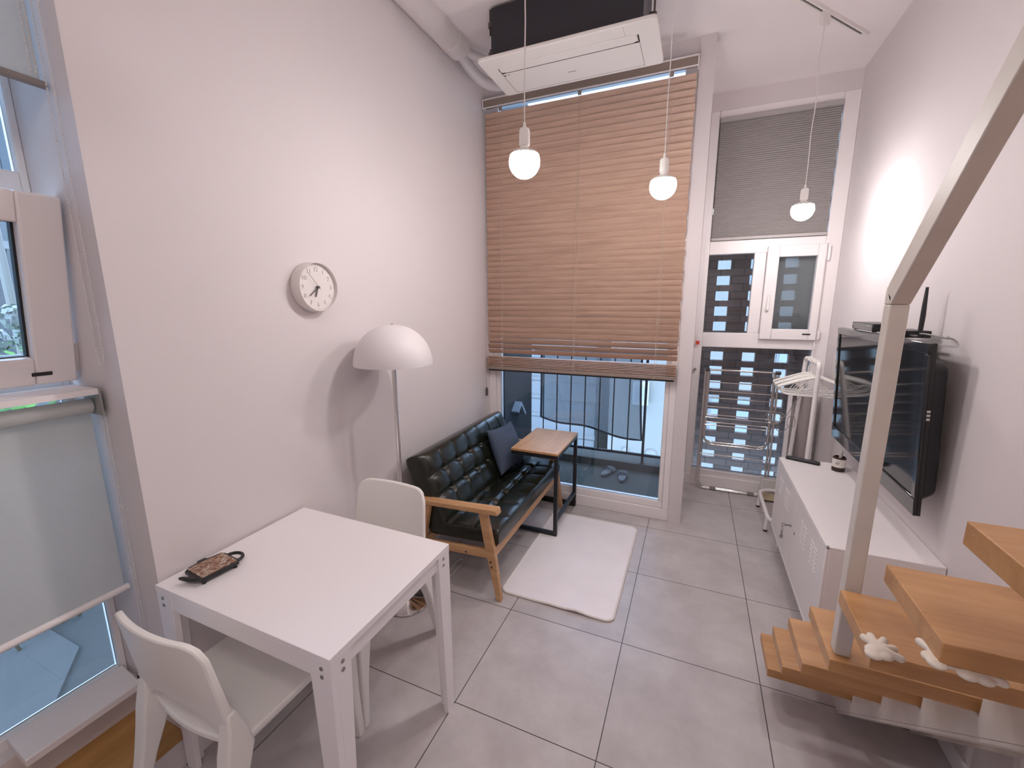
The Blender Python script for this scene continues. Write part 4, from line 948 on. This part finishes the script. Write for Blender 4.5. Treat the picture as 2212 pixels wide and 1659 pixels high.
# jar
jx, jy = 2.49, 1.80
t = thing('diffuser_jar', 'amber glass jar with white label at the far end of the cabinet', 'jar', (jx, jy, CZ1))
b = B(); lathe(b, [(0,0),(0.032,0),(0.035,0.004),(0.035,0.083),(0.031,0.090),(0.027,0.091),(0.027,0.082),(0,0.080)], (jx,jy,CZ1), 36); obj('glass_body', b, AMBER, t)
b = B(); lathe(b, [(0.0354,0.028),(0.0357,0.028),(0.0357,0.080),(0.0354,0.080),(0.0354,0.028)], (jx,jy,CZ1), 48); lb_ = obj('label_band', b, LABEL, t); lab(lb_, 'white paper label with small dark print')
dd = Vector((1.6-jx,-1.29-jy,0)).normalized(); sd = Vector((-dd.y,dd.x,0)); p = Vector((jx,jy,CZ1))
b = B()
for z, w0, w1, hh in ((0.070,-0.008,0.008,0.002),(0.056,-0.016,0.004,0.004),(0.048,-0.016,0.002,0.004)):
    c = p+dd*0.0361+Vector((0,0,z)); hexa(b, [c+sd*w0-dd*0.004, c+sd*w1-dd*0.004, c+sd*w1+dd*0.0004, c+sd*w0+dd*0.0004], [v+Vector((0,0,hh)) for v in (c+sd*w0-dd*0.004, c+sd*w1-dd*0.004, c+sd*w1+dd*0.0004, c+sd*w0+dd*0.0004)])
obj('print', b, GINK, lb_)
b = B(); lathe(b, [(0,0.080),(0.009,0.080),(0.010,0.118),(0.007,0.13),(0,0.13)], (jx+0.004,jy,CZ1), 18); obj('stopper', b, pm('clear_plug',(0.55,0.52,0.50),0.1), t)

# ================================================================== TELEVISION
TVn, TVf = 0.845, 2.02; tw = TVf-TVn
t = thing('television', 'black flat-screen television mounted on the right wall', 'television', (2.52, 1.43, 1.15))
Mtv = frame((2.450, TVf, 1.503), (0,-1,0), (0.063,0,-1.0))      # local x: far to near, y: down, z: into the wall or room
if (Mtv @ Vector((0,0,1)) - Mtv.translation).x > 0: sgn = 1
else: sgn = -1
hT = 0.712
def tb(bm, x0,x1,y0,y1,d0,d1): box(bm, x0,x1,y0,y1,min(sgn*d0,sgn*d1),max(sgn*d0,sgn*d1),Mtv)
b = B(); tb(b, 0,tw,0,hT,0.004,0.020); obj('body', b, BLACKP, t, 0.004)
b = B(); tb(b, 0.0,tw,0,0.042,-0.006,0.006); tb(b, 0,0.034,0.042,hT-0.075,-0.006,0.006); tb(b, tw-0.034,tw,0.042,hT-0.075,-0.006,0.006); tb(b, 0.0,tw,hT-0.075,hT,-0.006,0.006); obj('bezel', b, BLACKG, t, 0.004)
b = B(); tb(b, 0.03,tw-0.03,0.038,hT-0.07,0.001,0.004); obj('screen', b, SCREENM, t)
b = B(); pts = rrect(0.035,tw-0.012,0.06,hT-0.045,0.05,6)
hexa(b, [Mtv@Vector((u,v,sgn*0.020)) for u,v in pts], [Mtv@Vector((tw/2+(u-tw/2)*0.955,hT/2+(v-hT/2)*0.92,sgn*0.076)) for u,v in pts]); obj('rear_housing', b, BLACKP, t, 0.01)
b = B(); tb(b, tw/2-0.2,tw/2+0.2,0.12,hT-0.2,0.070,0.084); box(b, 2.572,XR,1.15,1.70,0.98,1.36); obj('wall_mount', b, BLACKM, t)
b = B()
for k in range(3): tb(b, tw,tw+0.0015,0.265+k*0.016,0.274+k*0.016,0.006,0.017)
lab(obj('side_mark', b, pm('mark_grey',(0.55,0.55,0.55),0.4), t), 'three small pale bars on the side')
# boxes on the television
ZTV = 1.503
t = thing('set_top_box', 'slim black set-top box on top of the television, farther from the stairs', 'set-top box', (2.52, 1.64, ZTV))
b = B(); box(b, 2.456,2.575,1.48,1.80,ZTV+0.007,ZTV+0.046); bd = obj('body', b, BLACKP, t, 0.003)
b = B(); box(b, 2.4545,2.4565,1.485,1.795,ZTV+0.010,ZTV+0.043); obj('front_panel', b, BLACKG, bd)
b = B()
for y in (1.515,1.55): box(b, 2.4538,2.455,y,y+0.012,ZTV+0.031,ZTV+0.036)
box(b, 2.4538,2.455,1.76,1.775,ZTV+0.031,ZTV+0.036); obj('indicator', b, pm('indicator',(0.6,0.62,0.62),0.4), bd)
b = B()
for x, y in ((2.47,1.50),(2.47,1.78),(2.515,1.50),(2.515,1.78)): box(b, x-0.008,x+0.008,y-0.008,y+0.008,ZTV+0.0025,ZTV+0.007)
obj('foot', b, BLACKP, bd)
t = thing('router', 'black router with one upright antenna on top of the television', 'router', (2.51, 1.20, ZTV))
b = B(); box(b, 2.455,2.55,1.11,1.29,ZTV+0.003,ZTV+0.034); bd = obj('body', b, BLACKP, t, 0.004)
b = B(); tube(b, [(2.515,1.125,ZTV+0.02),(2.515,1.125,ZTV+0.10),(2.515,1.128,ZTV+0.14),(2.515,1.13,ZTV+0.22)], [0.0085,0.0095,0.0085,0.0055], 12); obj('antenna', b, BLACKP, t)
b = B(); tube(b, fillet([(2.51,1.11,ZTV+0.022),(2.51,1.06,ZTV+0.024),(2.52,1.005,ZTV+0.02),(2.545,0.985,ZTV+0.012),(2.57,1.0,ZTV+0.010),(2.586,1.07,ZTV+0.014)], 0.03, 5), 0.0032, 8); obj('cable', b, GREYC, t)
b = B(); tube(b, [(2.475,1.11,ZTV+0.013),(2.48,1.04,ZTV+0.013)], 0.006, 10); obj('plug', b, BLACKP, t)
t = thing('wall_notice', 'small white notice strip stuck to the right wall beyond the television', 'notice', (XR, 2.545, 1.19))
b = B(); box(b, XR-0.002,XR,2.512,2.585,1.10,1.275); sh = obj('sheet', b, LABEL, t)
b = B(); box(b, XR-0.0026,XR-0.0018,2.525,2.532,1.225,1.25)
for k in range(6): box(b, XR-0.0026,XR-0.0018,2.53,2.535,1.205-k*0.014,1.209-k*0.014)
obj('print', b, GINK, sh)

# ================================================================== GARMENT RACK, HANGERS, MIRROR, BOX, DRYING RACK
t = thing('garment_rack', 'white tubular garment rack beyond the cabinet', 'clothes rack', (2.38, 2.3, 0))
b = B(); base = rrect(2.195,2.57,1.985,2.60,0.10,7); tube(b, [(u,v,0.118) for u,v in base], 0.0135, 12, True); obj('base_loop', b, WMETAL, t)
for x, y in ((2.195,2.085),(2.195,2.50),(2.57,2.085),(2.57,2.50)):
    b = B(); tube(b, [(x,y,0.118),(x-0.004,y,0.012)], [0.013,0.0135], 12); lg = obj('leg', b, WMETAL, t)
    b = B(); lathe(b, [(0,0),(0.0145,0),(0.0145,0.014),(0,0.014)], (x-0.004,y,0), 12); obj('rubber_foot', b, BLACKP, lg)
ya, yb, ztop = 2.16, 2.56, 1.245
for y0, y1 in ((1.985+0.0, ya), (2.60, yb)):
    b = B(); tube(b, fillet([(2.375,y0,0.118),(2.385,(y0+y1)/2,0.50),(2.405,y1,ztop-0.07)], 0.1, 5), 0.0145, 14); obj('upright', b, WMETAL, t)
b = B(); tube(b, fillet([(2.405,ya,ztop-0.075),(2.407,ya,ztop),(2.407,yb,ztop),(2.405,yb,ztop-0.075)], 0.05, 8), 0.0145, 14); obj('top_bar', b, WMETAL, t)
hl = ['white plastic hanger nearest the camera on the garment rack', 'white plastic hanger, second from the camera on the garment rack', 'white plastic hanger, third from the camera on the garment rack', 'white plastic hanger, fourth from the camera on the garment rack', 'white plastic hanger farthest from the camera on the garment rack']
def hanger():
    t = thing('clothes_hanger', hl[0], 'hanger', (0,0,0), 'white hangers on the garment rack')
    b = B(); hk = arc((0,0,0.0), 0.021, -0.15*PI, PI*1.0, 12, (1,0,0), (0,0,1)); hk = [p+Vector((0,0,0)) for p in hk]
    hk = [Vector((0.0,0,-0.10)),Vector((0.0,0,-0.055)),Vector((0.014,0,-0.032))] + hk[1:]; tube(b, hk, 0.0032, 8); obj('hook', b, WPLAST, t)
    b = B(); tube(b, fillet([(-0.215,0,-0.180),(-0.195,0,-0.168),(-0.06,0,-0.115),(0,0,-0.095),(0.06,0,-0.115),(0.195,0,-0.168),(0.215,0,-0.180)], 0.03, 4), [0.006]*2+[0.0085]*26+[0.0085]*3 if False else 0.0088, 10, flat=0.9); obj('shoulder', b, WPLAST, t)
    b = B(); tube(b, fillet([(-0.212,0,-0.178),(-0.19,0,-0.222),(-0.14,0,-0.232),(0.14,0,-0.232),(0.19,0,-0.222),(0.212,0,-0.178)], 0.02, 4), 0.0048, 8); obj('bottom_bar', b, WPLAST, t)
    b = B(); tube(b, [Vector((-0.055,0,-0.165))+Vector((math.cos(a)*0.03,0,math.sin(a)*0.026)) for a in [2*PI*q/18 for q in range(18)]], 0.0035, 6, True); tube(b, [(-0.03,0,-0.115),(-0.10,0,-0.225)], 0.003, 6); tube(b, [(0.03,0,-0.115),(0.10,0,-0.225)], 0.003, 6); obj('brace', b, WPLAST, t)
    return t
h0 = hanger(); zb_ = ztop+0.0145-0.0195+0.0
h0.location = (2.407, 2.205, zb_+0.003); h0.rotation_euler = (0,0,math.radians(-4))
for k, (y, rz_) in enumerate(((2.262,2),(2.325,-2),(2.39,4),(2.455,-1))):
    dup_tree(h0, (2.407, y, zb_+0.003), hl[k+1], math.radians(rz_))
t = thing('standing_mirror', 'narrow white framed mirror leaning behind the garment rack', 'mirror', (2.46, 2.69, 0))
Mm = Matrix.Translation((2.352,2.665,0.0)) @ Matrix.Rotation(math.radians(-3.2),4,'X') 
b = B(); wM, hM = 0.20, 0.955
box(b, 0,0.030,0,0.024,0,hM,Mm); box(b, wM-0.03,wM,0,0.024,0,hM,Mm); box(b, 0.03,wM-0.03,0,0.024,hM-0.04,hM,Mm); box(b, 0.03,wM-0.03,0,0.024,0,0.04,Mm); obj('mirror_frame', b, WPAINT, t, 0.003)
b = B(); box(b, 0.028,wM-0.028,0.009,0.014,0.038,hM-0.038,Mm); obj('mirror_glass', b, MIRROR, t)
b = B(); box(b, 0.004,wM-0.004,0.0215,0.0245,0.004,hM-0.004,Mm); obj('backing', b, pm('backing_brown',(0.16,0.12,0.09),0.8), t)
t = thing('storage_box', 'small cream and white box on the floor behind the rack base', 'box', (2.27, 2.66, 0))
b = B(); box(b, 2.205,2.345,2.618,2.682,0.014,0.085); obj('base', b, CREAM, t, 0.006)
b = B(); prism(b, rrect(2.21,2.34,2.622,2.678,0.025), 'Z', 0.085, 0.20); obj('bin', b, pm('frosted_white',(0.66,0.63,0.60),0.25), t, 0.008)
b = B()
for x, y in ((2.22,2.632),(2.33,2.632),(2.22,2.668),(2.33,2.668)): box(b, x-0.012,x+0.012,y-0.012,y+0.012,0,0.014)
obj('foot', b, BLACKP, t)
t = thing('drying_rack', 'folded chrome laundry drying rack leaning on the alcove window', 'drying rack', (2.0, 2.72, 0))
for k, (y, xa, xb_) in enumerate(((2.700,1.722,2.268),(2.726,1.736,2.252))):
    b = B(); tube(b, fillet([(xa,y+0.028,1.085),(xa-0.004,y,0.012),(xb_+0.004,y,0.012),(xb_,y+0.028,1.085)], 0.075, 8), 0.0085, 12); obj('outer_frame', b, CHROME, t)
for k, (y, xa, xb_) in enumerate(((2.694,1.752,2.236),(2.716,1.744,2.246))):
    b = B(); zlo = 0.425+0.015*k; tube(b, fillet([(xa,y+0.03,1.08),(xa,y+0.01,zlo),(xb_,y+0.01,zlo),(xb_,y+0.03,1.08)], 0.075, 8), 0.0075, 12); obj('inner_frame', b, CHROME, t)
b = B(); tube(b, [(1.712,2.722,1.090),(2.285,2.722,1.090)], 0.0085, 12); tb_ = obj('top_bar', b, CHROME, t)
b = B()
for x in (1.735,2.262): lathe(b, [(0,-0.018),(0.0155,-0.018),(0.0155,0.018),(0,0.018)], (x,2.722,1.090), 14, Matrix.Rotation(PI/2,4,'Y'))
obj('joint_collar', b, pm('joint_black',(0.05,0.05,0.055),0.4), tb_)
for z, y in ((0.982,2.722),(0.905,2.72),(0.845,2.718),(0.766,2.716),(0.694,2.714),(0.672,2.70),(0.628,2.71),(0.604,2.697)):
    b = B(); tube(b, [(1.748,y,z),(2.242,y,z)], 0.0045, 8); obj('rung', b, CHROME, t)
b = B(); tube(b, [(1.728,2.716,0.33),(2.262,2.716,0.33)], 0.005, 8); obj('rung', b, CHROME, t)
for y in (2.700,2.726):
    for x in (1.83, 2.13):
        b = B(); tube(b, [(x,y,0.012),(x+0.05,y,0.012)], 0.0105, 10); obj('foot_sleeve', b, pm('sleeve_grey',(0.22,0.21,0.21),0.5), t)
t = thing('coiled_cable', 'grey coiled cable hanging beside the drying rack', 'cable', (2.22, 2.45, 0.78))
b = B()
for k in range(5):
    c = Vector((2.215+0.012*k,2.45+0.006*k,0.775+0.004*math.sin(k*2))); r = 0.058-0.004*k
    tube(b, [c+Vector((math.cos(a)*r,0.01*math.sin(a*2+k),math.sin(a)*r*0.85)) for a in [2*PI*q/28 for q in range(28)]], 0.0026, 6, True)
obj('coil', b, GREYC, t)
b = B(); tube(b, fillet([(2.262,2.45,0.775),(2.30,2.43,0.80),(2.335,2.42,0.90),(2.375,2.40,0.985)], 0.03, 5), 0.0026, 6); tube(b, [Vector((2.335,2.43,0.76))+Vector((math.cos(a)*0.026,0,math.sin(a)*0.05)) for a in [2*PI*q/20 for q in range(20)]], 0.0026, 6, True)
tube(b, fillet([(2.27,2.45,0.76),(2.24,2.46,0.69),(2.28,2.46,0.66),(2.32,2.45,0.70)], 0.03, 5), 0.0026, 6); obj('cable_end', b, GREYC, t)

# ================================================================== STAIRCASE
t = thing('staircase', 'open oak-tread staircase with white steel frame in the right foreground', 'staircase', (2.25, 0.0, 0))
XL = 1.98; rise = 0.1940; going = 0.2035; thk = 0.036
for k in range(1, 10):
    yf = 0.690-going*(k-1); yn = yf-0.210; z = 0.000+rise*k - (0.002 if k < 3 else 0)
    b = B(); box(b, XL, XR-0.004, yn, yf, z-thk, z); obj('tread', b, STAIRO, t, 0.002)
def stringer(x0, x1, n=9):
    up = []
    for k in range(1, n+1):
        yf = 0.690-going*(k-1)-0.02; zz = rise*k-thk-(0.002 if k < 3 else 0); yn = yf-going
        up += [(yf, zz), (yn, zz)]
    yend = up[-1][0]
    lo = [(yend, 0.035+(0.52-yend)*0.957), (0.575, 0.0125), (0.59,0.0), (0.67,0.0)]
    bb = B(); prism(bb, up + lo, 'X', x0, x1); return bb
st = obj('stringer', stringer(2.258, 2.274), STAIRW, t, 0, smooth=False)
b = B(); L0 = (0.575,0.0125); L1 = (-1.16, 0.035+(0.52+1.16)*0.957); hexa(b, [(2.2585,L0[0],L0[1]-0.012),(2.30,L0[0],L0[1]-0.012),(2.30,L1[0],L1[1]-0.012),(2.2585,L1[0],L1[1]-0.012)], [(2.2585,L0[0],L0[1]-0.001),(2.30,L0[0],L0[1]-0.001),(2.30,L1[0],L1[1]-0.001),(2.2585,L1[0],L1[1]-0.001)]); obj('bottom_flange', b, STAIRW, t)
obj('stringer', stringer(2.50, 2.516), STAIRW, t, 0, smooth=False)
PX0, PX1, PY0, PY1 = 1.994, 2.029, -0.108, -0.073
b = B(); box(b, PX0, PX1, PY0, PY1, rise*4, 1.655); 
hexa(b, [(PX0,PY0,1.655),(PX1,PY0,1.655),(PX1,PY1,1.655),(PX0,PY1,1.655)], [(PX0,PY0-0.0,1.672),(PX1,PY0-0.0,1.672),(PX1,PY1,1.690),(PX0,PY1,1.690)])
obj('newel_post', b, STAIRW, t, 0.003)
b = B(); Ls = 1.05; sl = 1.06; d = Vector((0,-1,sl)).normalized()
p0 = [Vector((PX0,PY0,1.655)), Vector((PX1,PY0,1.655)), Vector((PX1,PY1,1.690)), Vector((PX0,PY1,1.690))]
hexa(b, p0, [q+d*Ls for q in p0]); obj('handrail', b, STAIRW, t, 0.003)

# corner guards shaped like little hands
def guard(label, palm, tips, rad, drop):
    b = B(); palm = Vector(palm)
    for p_ in drop + [palm]: bmesh.ops.create_icosphere(b, subdivisions=3, radius=rad*1.55, matrix=Matrix.Translation(p_) @ Matrix.Diagonal((1.25,1.15,0.62,1)))
    for tip in tips:
        tip = Vector(tip); mid = palm.lerp(tip, 0.5) + Vector((0,0,0.0025))
        tube(b, [palm, mid, tip], [rad, rad*0.86, rad*0.95], 12)
        bmesh.ops.create_icosphere(b, subdivisions=2, radius=rad*0.97, matrix=Matrix.Translation(tip))
    o = obj('corner_guard', b, GLOVE, None, remesh=0.0016); tag(o, label, 'corner guard', 'hand-shaped guards on the stair corners'); return o
z5 = rise*5; z6 = rise*6
guard('white hand-shaped corner guard on the stair tread beside the post', (1.991,-0.325,z5+0.006),
      [(1.976,-0.300,z5+0.007),(1.990,-0.290,z5+0.007),(2.010,-0.296,z5+0.008),(2.020,-0.314,z5+0.007),(2.024,-0.336,z5+0.005)], 0.0078,
      [Vector((1.982,-0.337,z5+0.001)), Vector((1.984,-0.329,z5+0.004)), Vector((2.0,-0.334,z5+0.003))])
y6 = 0.690-going*5-0.210
guard('white hand-shaped corner guard under the edge of the next higher stair tread', (1.990,y6+0.012,z6-thk-0.005),
      [(1.978,y6+0.052,z6-thk-0.006),(1.998,y6+0.040,z6-thk-0.006),(2.020,y6+0.030,z6-thk-0.006),(2.045,y6+0.014,z6-thk-0.006),(2.052,y6+0.0,z6-thk-0.006)], 0.0066,
      [Vector((1.980,y6+0.004,z6-thk-0.003)), Vector((1.979,y6+0.018,z6-thk-0.005)), Vector((2.012,y6-0.002,z6-thk-0.005)), Vector((2.03,y6-0.002,z6-thk-0.006))])

# ================================================================== LIGHT AND COLOUR
wd = bpy.data.worlds.new('overcast_sky'); SC.world = wd; wd.use_nodes = True; nt = wd.node_tree
bg = nt.nodes['Background']; bg.inputs['Strength'].default_value = 5.0
tc = nt.nodes.new('ShaderNodeTexCoord'); sp_ = nt.nodes.new('ShaderNodeSeparateXYZ'); nt.links.new(tc.outputs['Generated'], sp_.inputs[0])
rp = nt.nodes.new('ShaderNodeValToRGB'); rp.color_ramp.elements[0].position = 0.0; rp.color_ramp.elements[0].color = (0.55,0.77,1.05,1); rp.color_ramp.elements[1].position = 0.9; rp.color_ramp.elements[1].color = (0.60,0.80,1.08,1)
nt.links.new(sp_.outputs['Z'], rp.inputs['Fac']); nt.links.new(rp.outputs['Color'], bg.inputs['Color'])
SC.view_settings.view_transform = 'Standard'; SC.view_settings.look = 'None'; SC.view_settings.exposure = 0.34; SC.view_settings.gamma = 1.0
SC.view_settings.use_curve_mapping = False
SC.cycles.max_bounces = 10; SC.cycles.diffuse_bounces = 6; SC.cycles.transparent_max_bounces = 16; SC.cycles.sample_clamp_indirect = 6.0
